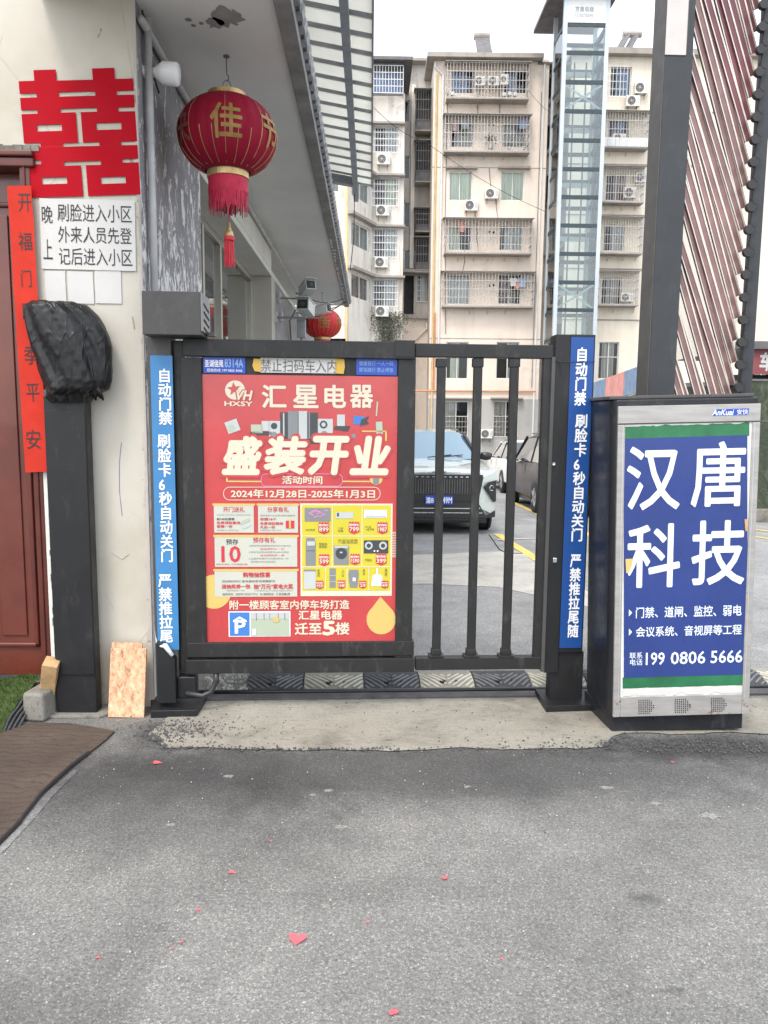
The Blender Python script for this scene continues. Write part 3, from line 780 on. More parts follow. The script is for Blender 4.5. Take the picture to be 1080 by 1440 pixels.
# double-happiness paper cut
def dh():
    s = 1 / 2.7
    o_px = FW(25, 112); e_px = FW(193, 112); k = (e_px[0] - o_px[0]) / (453.6)    # metres per crop pixel
    holes = []
    for a, b, c, d in [(60, 132, 348, 363), (437, 510, 348, 363), (215, 355, 347, 363), (60, 130, 408, 422), (438, 510, 408, 423), (217, 357, 407, 421),
                       (275, 294, 420, 533), (123, 218, 463, 487), (350, 446, 463, 488), (216, 357, 532, 546), (60, 131, 529, 543), (439, 510, 533, 547),
                       (60, 128, 593, 607), (440, 510, 597, 611), (215, 357, 601, 616), (279, 298, 615, 740), (125, 222, 657, 682), (352, 448, 662, 687),
                       (60, 128, 250, 303), (212, 350, 250, 305), (434, 510, 250, 305)]:
        holes.append(((a - 68) * k, (b - 68) * k, (265 - d) * k, (265 - c) * k))
    mb = MB().grid(0, 434 * k, (265 - 730) * k, 0, holes, 0, .002)
    mb.v = [Vector((v.x, v.y - .004 * abs(math.sin(v.x * 9)) * (1 if v.z < -.4 else .4), v.z)) for v in mb.v]
    o = mb.build('double_happiness_sign', M['sign_red']); a, b = FW(25.5, 100)
    o.location = (XW + a, YW - .006, b); o.rotation_euler = (0, R(-2.5) * -1 * -1, 0)
    tag(o, 'large red double happiness paper cut stuck high on the white wall', 'wall sign')
dh()

# red scroll with brush characters
def tilted(name, label, cat, x0, y0, x1, y1, rot, m, off, thick=.0015, wav=.0014, seed=0):
    """paper sheet hung at the wall: returns (thing, local Sheet-like helpers)"""
    a, b, c, d = FW.rect(x0, y0, x1, y1)
    cx, cz = (a + b) / 2, (c + d) / 2
    t = thing(name, label, cat, (XW + cx, YW - off, cz)); t.rotation_euler = (0, R(rot), 0)
    w, h = (b - a) / 2, (d - c) / 2; nx, nz = 10, max(6, int(10 * h / w) if h < w * 4 else 40)
    mb = MB()
    for j in range(nz + 1):
        for i in range(nx + 1):
            x, z = -w + 2 * w * i / nx, -h + 2 * h * j / nz
            e = noise.noise(Vector((x * 5, z * 5, seed))) * wav
            mb.v.append(Vector((x + (noise.noise(Vector((z * 6, 0, seed))) * .004 if i in (0, nx) else 0), -abs(e), z + (noise.noise(Vector((x * 8, 1, seed))) * .003 if j in (0, nz) else 0))))
    for j in range(nz):
        for i in range(nx):
            q = j * (nx + 1) + i; mb.f.append((q, q + 1, q + nx + 2, q + nx + 1))
    mb.build('sheet', m, t, smooth=True)
    def wr(s, px0, py0, px1, py1, mm, bold=0, nm='lettering', y=-.0026):
        # pixel box to the sheet's own axes
        A, B, C, D = FW.rect(px0, py0, px1, py1); mx, mz = (A + B) / 2 - cx, (C + D) / 2 - cz; r = R(rot)
        ux, uz = mx * math.cos(r) - mz * math.sin(r), mx * math.sin(r) + mz * math.cos(r)
        hw, hh = (B - A) / 2, (D - C) / 2
        text(t, s, (ux - hw, ux + hw, uz - hh, uz + hh), y, mm, bold, nm)
    return t, wr
sc, wr = tilted('spring_couplet', 'narrow red paper couplet with black brush characters beside the maroon door', 'paper scroll', 27, 264, 60, 663, -.9, M['scroll_red'], .036, seed=3)
for ch, a, b, c, d in (('开', 30, 275, 48, 300), ('福', 30, 329, 49, 354), ('门', 34, 381, 48, 405), ('四', 36, 428, 50, 450), ('季', 38, 487, 58, 513), ('平', 41, 540, 59, 565), ('安', 41, 604, 61, 631)):
    wr(ch, a, b, c, d, M['ink'], 0, 'character')
nt, wr = tilted('handwritten_notice', 'white paper notice with three lines of handwritten black characters', 'paper notice', 58, 281, 191, 380, .6, M['paper'], .010, seed=6)
wr('刷脸进入小区', 82, 288, 186, 313, M['ink'], 0); wr('外来人员先登', 83, 320, 186, 343, M['ink'], 0); wr('记后进入小区', 84, 350, 187, 374, M['ink'], 0)
wr('晚', 60, 290, 75, 315, M['ink'], 0, 'character'); wr('上', 62, 337, 75, 365, M['ink'], 0, 'character')
for i, (a, b, c, d) in enumerate(((64, 381, 93, 427), (96, 382, 132, 427), (134, 381, 171, 427))):
    tilted('code_card', ('blank white card under the notice, nearest the red couplet', 'blank white card under the notice, middle of three', 'blank white card under the notice, nearest the wall corner')[i],
           'paper card', a, b, c, d, (.3, -.4, .8)[i], M['paper'], .006, wav=.0015, seed=i + 20)

# scribble and hooks on the wall
s = lambda px, py: (FW(px, py)[0] + XW, YW - .003, FW(px, py)[1])
o = MB().tube([s(171, 622), s(168, 650), s(168, 690), s(172, 725)], .0015, 5).build('scribble', mat('ballpoint', (.16, .18, .36), .6, var=0)); tag(o, 'thin blue pen scribble down the white wall', 'scribble')
o = MB().tube([s(158, 777), s(172, 786), s(181, 779)], .002, 5); o.tube([s(186, 445), s(189, 462)], .003, 5); o = o.build('wall_scratch', M['recess']); o.parent = shop; o.location = (-XW, -YW, 0)

# bulb on the side wall
bp = P(196, 100, 4.66); bl = thing('bulb_lamp', 'white LED bulb lamp sticking out from the peeling side wall', 'lamp', (bp.x, bp.y, bp.z))
q = P(252, 106, 4.66) - bp; L = q.x
MB().tube([(0, 0, 0), (.05, 0, -.003)], .035, 16).build('socket', M['bulb'], bl, smooth=True)
MB().tube([(L * .25, 0, 0), (L * .40, 0, 0), (L * .50, 0, 0), (L * .60, 0, 0), (L * .93, 0, 0), (L * .99, 0, 0), (L, 0, 0)], [.022, .028, .045, .062, .064, .055, .02], 24).build('bulb', M['bulb'], bl, smooth=True)
bl.rotation_euler = (0, R(4), 0)
o = MB().tube([bp + Vector((.02, 0, .0)), bp + Vector((.0, .02, .08)), bp + Vector((.01, .03, .3)), bp + Vector((-.02, .03, .5))], .004, 6).build('cable', M['wire'], None, smooth=True)
o.parent = bl; o.matrix_parent_inverse = Matrix.Translation(-bp)

# ------------------------------------------------------------------ lanterns
def make_lantern(cl, label, ghost=True):
    t = thing('red_lantern', label, 'lantern', group='red lanterns under the soffit')
    a, hz, n = .305, .215, 24
    prof = []
    for i in range(17):
        th = -66 + 132 * i / 16; prof.append((a * math.cos(R(th)) ** .85, hz * math.sin(R(th)) / math.sin(R(66)) * 1.0))
    mb = MB(); nn = n * 5
    for r, z in prof:
        for k in range(nn):
            an = 2 * PI * k / nn; g = 1 - .020 * abs(math.sin(an * n / 2)) ** .5 * -1 - .02
            mb.v.append(Vector((r * g * math.cos(an), r * g * math.sin(an), z)))
    for i in range(16):
        for k in range(nn): k2 = (k + 1) % nn; mb.f.append((i * nn + k, i * nn + k2, (i + 1) * nn + k2, (i + 1) * nn + k))
    mb.build('shade', cl, t, smooth=True)
    def surf(u, z, lift=.006):
        th = math.asin(max(-.97, min(.97, z / hz * math.sin(R(66))))); r = a * math.cos(th) ** .85 + lift
        return Vector((r * math.sin(u), -r * math.cos(u), z))
    mb = MB()
    for k in range(n):
        u = 2 * PI * (k + .5) / n; top = (-.03 if k % 3 else .19)
        mb.tube([surf(u, z, .0012) for z in [(-.205 + (top + .205) * j / 8) for j in range(9)]], .0016, 5)
    mb.build('rib', M['gold'], t).data.name = 'rib'
    MB().lathe([(.112, .0), (.118, .002), (.118, .055), (.112, .057), (.109, .05), (.109, .0)], 36, (0, 0, .195)).build('top_ring', M['gold'], t, smooth=False)
    MB().lathe([(.125, .0), (.130, .002), (.130, .052), (.124, .054), (.120, .05), (.120, .0)], 36, (0, 0, -.255)).build('bottom_ring', M['gold'], t)
    MB().lathe([(.001, .0), (.118, .0)], 30, (0, 0, -.235)).build('base_disc', cl, t)
    mb = MB(); rnd = random.Random(3)
    for k in range(150):
        an = 2 * PI * k / 150 + rnd.uniform(-.01, .01); r = .122; h = .20 + rnd.uniform(-.035, .02); w = .0032
        c, s_ = math.cos(an), math.sin(an); dx, dy = -s_ * w, c * w; j = rnd.uniform(-.004, .004)
        mb.add([(c * r - dx, s_ * r - dy, -.25), (c * r + dx, s_ * r + dy, -.25), (c * (r + j) + dx * .7, s_ * (r + j) + dy * .7, -.25 - h), (c * (r + j) - dx * .7, s_ * (r + j) - dy * .7, -.25 - h)], [(0, 1, 2, 3)])
    f = mb.build('fringe', M['fringe'], t); f['kind'] = 'stuff'
    MB().lathe([(.1225, -.255), (.124, -.34)], 40).build('fringe_band', M['fringe'], t)
    MB().tube([(0, 0, -.24), (0, 0, -.56)], .0025, 5).build('string', M['fringe'], t)
    MB().lathe([(.004, 0), (.012, -.004), (.010, -.03), (.016, -.034), (.014, -.045), (.024, -.055), (.030, -.075), (.030, -.088), (.026, -.092), (.0, -.092)], 20, (0, 0, -.515)).build('tassel_cap', M['gold'], t, smooth=True)
    mb = MB()
    for k in range(46):
        an = rnd.uniform(0, 6.28); r = .027 * math.sqrt(rnd.random()); c, s_ = math.cos(an), math.sin(an)
        mb.tube([(c * r, s_ * r, -.605), (c * r * 1.15, s_ * r * 1.15, -.70), (c * r * 1.25 + rnd.uniform(-.003, .003), s_ * r * 1.25, -.775 + rnd.uniform(-.02, .01))], .0022, 3)
    f = mb.build('tassel', M['tassel'], t); f['kind'] = 'stuff'
    MB().lathe([(.028, 0), (.034, -.003), (.032, -.025)], 20, (0, 0, -.60)).build('tassel_band', M['tassel'], t)
    mb = MB(); rr = .045
    mb.tube([(rr * math.cos(x * .2617) * .6, 0, .285 + rr * math.sin(x * .2617)) for x in range(25)], .0025, 6)
    mb.tube([(0, 0, .325), (.012, 0, .335), (.014, 0, .35), (.002, 0, .365), (0, 0, .40), (0, 0, .47)], .004, 6)
    mb.build('hook', M['iron_dark'], t)
    MB().lathe([(.0, .0), (.02, .0), (.02, .008)], 14, (0, 0, .465)).build('hook_plate', M['iron_dark'], t)
    for s_, u0, m_ in (('佳', .16, M['gold_ink']), ('节', 1.22, M['gold_ink']), ('快', -.98, M['gold_ghost'])):
        def post(co, u0=u0): return surf(u0 + co.x / a, co.z, .0035 - co.y)
        text(t, s_, (-.092, .092, -.10, .09), 0, m_, .022, 'character', post=post)
    return t
lan = make_lantern(M['lantern'], 'large crimson lantern hanging nearest, with gold character, fringe and tassel')
Ln = 5.05
lp = P(320, 192, Ln); lan.location = lp

flush_texts()
l2 = copy_tree(lan); l2.location = P(453, 455, 12.4); l2['label'] = 'smaller bright red lantern far along the soffit above the gate'
for c in l2.children:
    if c.type == 'MESH' and c.data.materials and c.data.materials[0] == M['lantern']:
        c.data = c.data.copy(); c.data.materials[0] = M['lantern2']

# ------------------------------------------------------------------ CCTV cluster under the soffit
def cctv(px, py, Y, rz, rx, L, w, label, body=None):
    o = P(px, py, Y); t = thing('security_camera', label, 'security camera', o, 0, 'security cameras under the soffit')
    b = MB().box(-w, w, -L / 2, L / 2, -w * .9, w * .9).build('housing', body or M['p_lgrey'], t, bevel=.006)
    MB().box(-w * .82, w * .82, -L / 2 - .004, -L / 2 + .002, -w * .72, w * .72).build('front_glass', M['ink'], t)
    MB().cyl((0, -L / 2 - .012, 0), w * .35, .01, 'y').build('lens', M['p_dark'], t)
    MB().box(-w * 1.1, w * 1.1, -L / 2 - .05, L / 2 - .03, w * .92, w * 1.05).build('sun_shield', M['p_lgrey'], t)
    for o_ in t.children: o_.matrix_parent_inverse = Matrix.Rotation(R(rz), 4, 'Z') @ Matrix.Rotation(R(rx), 4, 'X')
    wall = Vector((XW, Y + .05, o.z)) - o
    MB().tube([(0, 0, -w), (0, .02, -w - .05), (wall.x, .05, -w - .04)], .012, 8).build('arm', M['galv'], t)
    MB().box(wall.x - .005, wall.x + .03, 0, .1, -w - .1, -w + .03).build('wall_plate', M['p_lgrey'], t)
cctv(432, 407, 11.0, 25, -18, .30, .075, 'topmost grey security camera just under the soffit')
cctv(430, 433, 10.6, -12, -12, .30, .085, 'dark security camera in the middle of the cluster')
cctv(452, 436, 11.3, 60, -8, .26, .06, 'white security camera sticking out in front of the far lantern', M['frame_white'])
o = P(424, 462, 10.8); jb = thing('junction_box', 'small grey junction box with hanging cable below the security cameras', 'junction box', o)
MB().box(-.06, .06, -.04, .04, -.13, .12).build('casing', M['galv'], jb, bevel=.01)
MB().tube([(0, 0, -.12), (-.03, 0, -.25), (-.10, .0, -.33), (-.14, 0, -.2), (-.16, 0, .1), (-.08, 0, .25)], .008, 6).build('cable', M['wire'], jb, smooth=True)
mb = MB()
for a, b in (((416, 412), (487, 418)), ((418, 440), (489, 421)), ((422, 424), (488, 424))):
    p, q = P(*a, 11), P(*b, 15.5); mb.tube([p.lerp(q, t) - Vector((0, 0, .12 * math.sin(PI * t))) for t in [i / 10 for i in range(11)]], .009, 5)
tag(mb.build('camera_cable', M['wire']), 'thin black cables from the security cameras to the soffit edge', 'cable')

# ------------------------------------------------------------------ corrugated canopy above
cy0, cy1 = 5.0, 15.3
cn = thing('corrugated_canopy', 'pale corrugated sheet canopy on dark beams above the soffit', 'canopy', (0, cy0, 6.0))
n = int((cy1 - cy0) / .43); xs = -1.45
for i in range(n):
    y = i * .43; mb = MB(); zl = lambda x: -x * .17
    prof = [(0, 0), (.30, 0), (.33, .045), (.40, .045), (.43, 0)]
    for (a, za), (b, zb) in zip(prof[:-1], prof[1:]):
        for x0, x1 in ((xs, 0.0),):
            mb.add([(x0, y + a, zl(x0) + za), (x1, y + a, zl(x1) + za), (x1, y + b, zl(x1) + zb), (x0, y + b, zl(x0) + zb)], [(0, 1, 2, 3)])
    mb.build('roof_sheet', M['canopy'], cn)
    MB().box(xs, -.001, y + .28, y + .40, -.0, .001).xf(Matrix(((1, 0, 0, 0), (0, 1, 0, 0), (-.17, 0, 1, -.004), (0, 0, 0, 1)))).build('rib', M['canopy_rib'], cn)
def cb(x, y0, y1, w, h): MB().box(x - w / 2, x + w / 2, y0, y1, -x * .17 - h - .015, -x * .17 - .012).build('beam', M['canopy_beam'], cn)
cb(-.30, 0, cy1 - cy0 + .25, .09, .13)
cb(-1.2, 0, cy1 - cy0, .09, .13)
MB().bar((xs, cy1 - cy0 - .75, .16), (-.34, cy1 - cy0 - .75, -.02), .16, .14).build('cross_beam', M['canopy_beam'], cn)
MB().box(-.012, .012, 0, n * .43, -.02, .05).build('edge_trim', M['canopy_beam'], cn)
MB().tube([(-.32, cy1 - cy0 - .3, -.1), (-.33, cy1 - cy0 - .3, -.9), (-.40, cy1 - cy0 - .3, -1.5)], .008, 5).build('hanging_wire', M['wire'], cn)

# ================================================================== DOORWAY CLUTTER
# artificial turf over the step
tf = thing('artificial_turf', 'worn green artificial grass mat sagging over the concrete step by the door', 'turf mat', (XW, YW, 0))
tx1 = FW(54, 930)[0]
mb = MB(); nx, ny = 26, 26; xa = -2.6
TE = [(.03, P(54, 930, YW).x - XW)] + [(y, P(px, py, YW + y).x - XW) for y, px, py in ((-.06, 53, 950), (-.12, 46, 975), (-.20, 33, 1000), (-.30, 17, 1020), (-.44, 0, 1040), (-.72, -60, 1085))]
def turf_z(x, y):
    edge = (x - xa) / (tx1 - xa)
    zz = .16 + .035 * math.exp(-((x - tx1 + .05) ** 2) / .01 - ((y + .02) ** 2) / .02)
    f = max(0.0, (-.10 - y) / .34); zz -= f ** 1.2 * .155
    return max(.012, zz + .012 * noise.noise(Vector((x * 6, y * 6, 1))))
def turf_xy(i, j):
    v = j / ny; y = .02 - v * .72
    xr = None
    for (ya_, xa_), (yb_, xb_) in zip(TE[:-1], TE[1:]):
        if ya_ >= y >= yb_: xr = xa_ + (xb_ - xa_) * (ya_ - y) / (ya_ - yb_)
    xr = (TE[-1][1] if xr is None else xr) + .015 * noise.noise(Vector((v * 7, 2, 0)))
    return xa + (xr - xa) * i / nx, y
TP = [[None] * (ny + 1) for _ in range(nx + 1)]
for j in range(ny + 1):
    for i in range(nx + 1):
        x, y = turf_xy(i, j); TP[i][j] = Vector((x, y, turf_z(x, y))); mb.v.append(TP[i][j])
for j in range(ny):
    for i in range(nx):
        q = j * (nx + 1) + i; mb.f.append((q, q + nx + 1, q + nx + 2, q + 1))
mb.build('backing', M['turf'], tf, smooth=True)
mb = MB(); rnd = random.Random(4)
for k in range(14000):
    i, j = int(nx * rnd.uniform(.45, 1) - .001), rnd.randrange(ny); u, v = rnd.random(), rnd.random()
    p = TP[i][j].lerp(TP[i + 1][j], u).lerp(TP[i][j + 1].lerp(TP[i + 1][j + 1], u), v)
    a = rnd.uniform(0, 6.28); w = .0022; h = rnd.uniform(.012, .026); d = Vector((math.cos(a), math.sin(a), 0)); e = Vector((rnd.uniform(-.012, .012), rnd.uniform(-.018, .006), h))
    mb.add([p - d * w, p + d * w, p + e], [(0, 1, 2)])
f = mb.build('blades', M['blade'], tf); f['kind'] = 'stuff'
mb = MB(); e = [TP[nx][j] + Vector((.004, 0, -.012)) for j in range(6, ny + 1)]
for q in range(4): mb.tube([p + Vector((.014 * q, -.004 * q, -.020 * q + .004 * math.sin(j * 1.3 + q))) for j, p in enumerate(e)], .008, 5)
mb.build('frayed_edge', M['rubber'], tf)
# step block under it
c0 = gpt(52, 1018)
o = MB().box(-.075, .055, -.0, .25, 0, .17).build('concrete_block', M['step'], None, bevel=.02); o.location = (c0[0] - .02, c0[1] + .02, 0); o.rotation_euler = (0, 0, R(-8))
tag(o, 'short grey concrete block under the edge of the turf', 'concrete block')
# brown mat
mp = [gpt(-200, 1030), gpt(-60, 1032), gpt(10, 1032), gpt(45, 1018), gpt(100, 1020), gpt(160, 1031), gpt(150, 1042), gpt(100, 1082), gpt(55, 1122), gpt(28, 1160), gpt(-5, 1194), gpt(-60, 1250), gpt(-200, 1330)]
bm = bmesh.new(); jp = jag(mp, .05, .006, 14); lo = [bm.verts.new((x, y, .004)) for x, y in jp]; hi = [bm.verts.new((x, y, .014)) for x, y in jp]
f = bm.faces.new(hi); nn = len(jp)
for i in range(nn): bm.faces.new((lo[i], lo[(i + 1) % nn], hi[(i + 1) % nn], hi[i]))
bmesh.ops.recalc_face_normals(bm, faces=bm.faces); me = bpy.data.meshes.new('floor_mat'); bm.to_mesh(me); bm.free(); me.materials.append(M['mat'])
o = bpy.data.objects.new('floor_mat', me); COL.objects.link(o); tag(o, 'worn brown floor mat with wavy ribs at the lower left', 'floor mat')
b_ = MB().tube([(x, y, .012) for x, y in jp[int(nn * .33):int(nn * .86)]], .009, 6).build('binding', M['hose'], o)
# faded strip left on the road along the mat
patch('dust_strip', [gpt(-5, 1196), gpt(30, 1160), gpt(58, 1122), gpt(105, 1082), gpt(112, 1084), gpt(70, 1122), gpt(37, 1163), gpt(-3, 1206)], .003, M['asphalt_yard'], 3, .012)

# black post with bin bag
pc = FW(100, 1000); py_ = gpt(100, 1008)
bp_ = thing('covered_reader_post', 'tall black rectangular post in front of the white wall, its head bagged', 'post', (P(98, 800, py_[1]).x + .0, py_[1], 0))
hw = (P(128, 800, py_[1]).x - P(70, 800, py_[1]).x) / 2
zt_ = P(95, 556, py_[1]).z
MB().box(-hw, hw, 0.02, .11, .012, zt_).build('column', M['post_metal'], bp_, bevel=.006)
MB().box(-hw + .01, hw - .004, .012, .018, .25, zt_ - .08).build('front_cover', M['post_metal'], bp_, bevel=.002)
MB().box(-hw * .9, hw * 1.02, .0, .12, zt_ - .008, zt_ + .03).build('shelf', M['box_metal'], bp_, bevel=.005)
MB().slab([(-hw - .07, -.03), (hw + .03, -.03), (hw + .10, .05), (hw + .10, .16), (-hw - .05, .16)], 0, .018).build('base_plate', M['step'], bp_, bevel=.003)
Yb = py_[1] + .06
lev = [(566, 72, 126), (556, 64, 132), (548, 66, 152), (536, 61, 157), (520, 54, 158), (503, 50, 157), (488, 44, 157), (474, 41, 153), (458, 38, 146), (445, 37, 138), (434, 37, 128), (429, 40, 122), (426, 45, 112)]
mb = MB(); nn = 72; ctr0 = Vector((bp_.location.x, Yb, 0))
fine = []
for i in range(len(lev) - 1):
    for k in range(5):
        t = k / 5; fine.append(tuple(lev[i][j] * (1 - t) + lev[i + 1][j] * t for j in range(3)))
fine.append(lev[-1])
for li, (py, a, b) in enumerate(fine):
    pa, pb = P(a, py, Yb), P(b, py, Yb); c = (pa + pb) / 2 - ctr0; rx = (pb.x - pa.x) / 2; ry = min(.13, rx * .75)
    for k in range(nn):
        an = 2 * PI * k / nn; dx, dy = math.cos(an), math.sin(an)
        v = li / len(fine)
        # folds gathered towards the tie at the lower right
        ph = an * 4.0 + v * 5.5
        sk = an * 2.6 + v * 2.4
        fold = .036 * noise.noise(Vector((sk, v * .9, 0))) + .022 * (.6 - 2 * abs(noise.noise(Vector((sk * 1.7, v * 1.6, 4))))) + .005 * (.5 - 2 * abs(noise.noise(Vector((sk * 3.4 + v * 4, v * 4, 9)))))
        side = abs(dx) ** 3
        q = fold * (1 - .7 * side)
        mb.v.append(Vector((c.x + dx * (rx + q * .5), c.y + dy * (ry + q) , c.z + .008 * noise.noise(Vector((dx * 3, dy * 3, v * 8))))))
m_ = len(fine)
for i in range(m_ - 1):
    for k in range(nn): k2 = (k + 1) % nn; mb.f.append((i * nn + k, i * nn + k2, (i + 1) * nn + k2, (i + 1) * nn + k))
mb.f.append(tuple((m_ - 1) * nn + k for k in range(nn)))
bag = mb.build('plastic_bag', M['bag'], None, smooth=True, subsurf=1); bag.location = ctr0
tag(bag, 'crumpled black plastic bag pulled over the head of the black post', 'plastic bag')
kn = P(44, 432, Yb - .03) - ctr0; mb = MB()
for k in range(5):
    d = Vector((random.uniform(-.02, .02), random.uniform(-.02, 0), random.uniform(-.02, .02)))
    mb.tube([kn + Vector((.03, 0, 0)), kn + d, kn + d * 1.6 + Vector((-.006, 0, -.015 * k))], [.022, .016, .007], 8)
mb.build('gathered_corner', M['bag'], bag, smooth=True)
tl = P(132, 545, Yb - .05) - ctr0; mb = MB()
for k in range(6):
    mb.tube([tl + Vector((-.03, 0, .02)), tl + Vector((.006 * k, -.01, -.01)), tl + Vector((-.02 + .014 * k, 0, -.05 - .01 * (k % 3)))], [.012, .014, .006], 7)
mb.build('bag_skirt', M['bag'], bag, smooth=True)

# plank and timber offcut
a = gpt(177, 1010); w_, h_ = .205, .40
pk = MB().box(-w_ / 2, w_ / 2, 0, .018, 0, h_).box(-w_ / 2 + .0, w_ / 2 - .03, .0185, .034, .0, h_ + .03).build('chipboard_plank', M['plank'], None, bevel=.002)
pk.location = (a[0] + .0, a[1], .004); pk.rotation_euler = (R(-9), R(1.5), R(2)); tag(pk, 'rough chipboard offcut leaning against the foot of the white wall', 'board')
a = gpt(70, 1005)
o = MB().box(-.045, .04, 0, .09, 0, .24).build('timber_block', M['wood'], None, bevel=.004); o.location = (P(68, 985, 4.38).x, 4.36, .10); o.rotation_euler = (R(20), R(12), R(8))
tag(o, 'short cut timber block wedged left of the black post', 'timber block')

# ================================================================== PEDESTRIAN GATE
GO = P(213, 995, 4.40); GO.z = 0
FG = Fr(GO, 2.2)
g = thing('pedestrian_gate', 'charcoal metal gate, solid poster leaf on the left and open bars on the right', 'gate', GO, FG.a)
def gb(name, x0, y0, x1, y1, d0, d1, m, bevel=.003, parent=None, row=None):
    a, b, c, d = FG.rect(x0, y0, x1, y1)
    if row: a, b = FG(x0, row)[0], FG(x1, row)[0]
    return MB().box(a, b, d0, d1, c, d).build(name, m, parent or g, bevel=bevel)
gm = M['gate_metal']
gb('hinge_post', 213, 470, 246, 985, .0, .13, M['box_metal'], .004)
gb('hinge_tube', 247, 478, 261, 948, .03, .09, gm, .004)
gb('top_rail', 258, 479, 582, 503, -.02, .075, gm, .003)
gb('left_stile', 258, 502.5, 287, 925, .0, .06, gm)
gb('right_stile', 558, 502.5, 582, 925, .0, .06, gm)
gb('panel', 287, 502.5, 558, 925, .02, .05, gm, 0)
gb('lower_panel', 264, 903, 582, 923, -.004, .06, gm)
gb('bottom_rail', 262, 926, 582, 945, -.02, .075, gm, .003)
gb('rail_sleeve', 555, 479, 583, 502.5, -.024, .07, gm, .002)
gb('top_bar', 584, 484, 778, 503, .0, .06, gm, .004)
gb('bottom_bar', 584, 925, 764, 942, .0, .06, gm, .004)
gb('end_stile', 758, 502, 770, 926, .005, .055, gm, .004)
gb('end_channel', 768, 502, 773, 944, -.01, .06, M['box_metal'], .002)
for x in (618, 668.5, 719):
    b = gb('bar', x - 6, 515, x + 6, 915, .012, .05, gm, .006)
    gb('cap', x - 7.5, 503.5, x + 7.5, 516, .008, .054, gm, .003, b, 700)
    gb('foot_flange', x - 11, 922, x + 11, 924.8, -.004, .066, gm, .002, b, 700)
    gb('foot', x - 7.2, 914, x + 7.2, 922, .006, .056, gm, .004, b, 700)
for x, y, d in ((578, 596, -.001), (221, 494.5, -.001), (231, 494.5, -.001), (778, 652, -.011), (774, 537, .004)):
    u, v = FG(x, y); MB().lathe([(0, -.006), (.006, -.005), (.0095, 0)], 14).xf(Matrix.Translation((u, d, v)) @ Matrix.Rotation(R(-90), 4, 'X').inverted()).build('screw', M['chrome'], g, smooth=True)
# latch post
gb('latch_post', 773.5, 470, 794, 946, .0, .12, M['post_metal'], .004)
gb('sign_post', 794, 470, 829, 918, .005, .13, M['post_metal'], .005)
gb('post_foot', 776, 918, 821, 992, .02, .13, M['post_metal'], .003)
gb('button', 777, 784, 783, 791, -.012, .0, M['chrome'], .004)
def floor_plate(pts, h, name='base_plate'):
    q = [Vector((*gpt(*p), 0)) - GO for p in pts]; q = [(v.dot(FG.u), v.dot(FG.n)) for v in q]
    return MB().slab(q, 0, h).build(name, M['post_metal'], g, bevel=.004)
floor_plate([(768, 1003), (832, 1001), (832, 978), (752, 978)], .045)
floor_plate([(212, 1010), (277, 1009), (292, 985), (212, 985)], .045)
# motor housing, hinge foot cover and cable hose
mh = gb('motor_housing', 210, 416, 289, 475, -.16, .10, M['box_metal'], .004)
a, b, c, d = FG.rect(289.5, 416, 303, 473)
side = MB().hexa([(a, -.158, c + .01), (a, .10, c + .01), (b + .03, .10, c), (b + .03, .098, c)], [(a, -.158, d - .004), (a, .10, d - .004), (b + .03, .10, d - .004), (b + .03, .098, d - .004)])
MB().box(a - .002, a + .006, -.155, .105, c + .012, d - .006).build('side_cover', M['p_grey'], mh, bevel=.002)
for k in range(5): MB().bar((a + .0075, -.10, d - .06 - .042 * k), (a + .0075, .06, d - .085 - .042 * k), .003, .011).build('vent_slot', M['hole'], mh)
MB().box(a + .01, a + .05, -.02, .06, c - .0, c + .02).build('bracket', M['p_dark'], mh)
fx0, fx1, fz0, fz1 = FG.rect(223, 900, 249, 985)
cv = MB().prism([(fx0, fz0), (fx1, fz0), (fx1, fz1 - .10), (fx1 - .02, fz1 - .07), (fx0 + .045, fz1 - .012), (fx0, fz1)], -.05, .05).build('foot_cover', M['post_metal'], g, bevel=.005)
MB().tube([(fx0 + .01, -.038, fz1 - .02), (fx0 + .05, -.04, fz1 - .022), (fx1 - .016, -.04, fz1 - .082)], [.010, .016, .012], 10).build('reflector', M['white_p'], cv, smooth=True)
gb('lower_hinge', 249, 951, 276, 982, -.01, .08, M['post_metal'], .01)
u, v = FG(304, 946); u2, v2 = FG(262, 975)
MB().tube([(u, .0, v), (u, .0, v - .05), (u - .03, -.01, v - .115), (u - .08, -.02, v - .135), (u2, -.02, v2 + .01)], .017, 10).build('cable_hose', M['hose'], g, smooth=True)

# stickers and strips on the gate
def strip(name, label, cat, x0, y0, x1, y1, off, m, rows):
    t = thing(name, label, cat, GO, FG.a); sh = Sheet(t, FG, off)
    a, b, c, d = FG.rect(x0, y0, x1, y1, off)
    MB().box(a, b, off, off + .002, c, d).build('backing', m, t)
    for r in rows: sh.text(r[0], *r[1:5], r[5], *r[6:])
    return t, sh
W_ = M['white_p']
tL, sh = strip('notice_strip', 'light blue vertical notice strip on the left gate post, peeling at the foot', 'notice strip', 216.5, 500, 247, 914, -.004, M['blue_l'],
    [('自\n动\n门\n禁', 223, 519, 241, 597, W_, .03), ('刷\n脸\n卡\n6\n秒\n自\n动\n关\n门', 224, 611, 242, 790, W_, .03), ('严\n禁\n推\n拉\n尾', 224, 808, 242, 903, W_, .03)])
sh.poly('worn_patch', [(217, 880), (220, 912), (226, 914), (219, 895)], M['white_torn'], 2)
for x in (0, 1): pass
tR, sh = strip('notice_strip', 'deep blue vertical notice strip on the right latch post', 'notice strip', 795, 474, 826.5, 911, .001, M['blue_r'],
    [('自\n动\n门\n禁', 809, 489, 825, 570, W_, .03), ('刷\n脸\n卡\n6\n秒\n自\n动\n关\n门', 806, 583, 823, 761, W_, .03), ('严\n禁\n推\n拉\n尾\n随', 800, 780, 815, 896, W_, .03)])
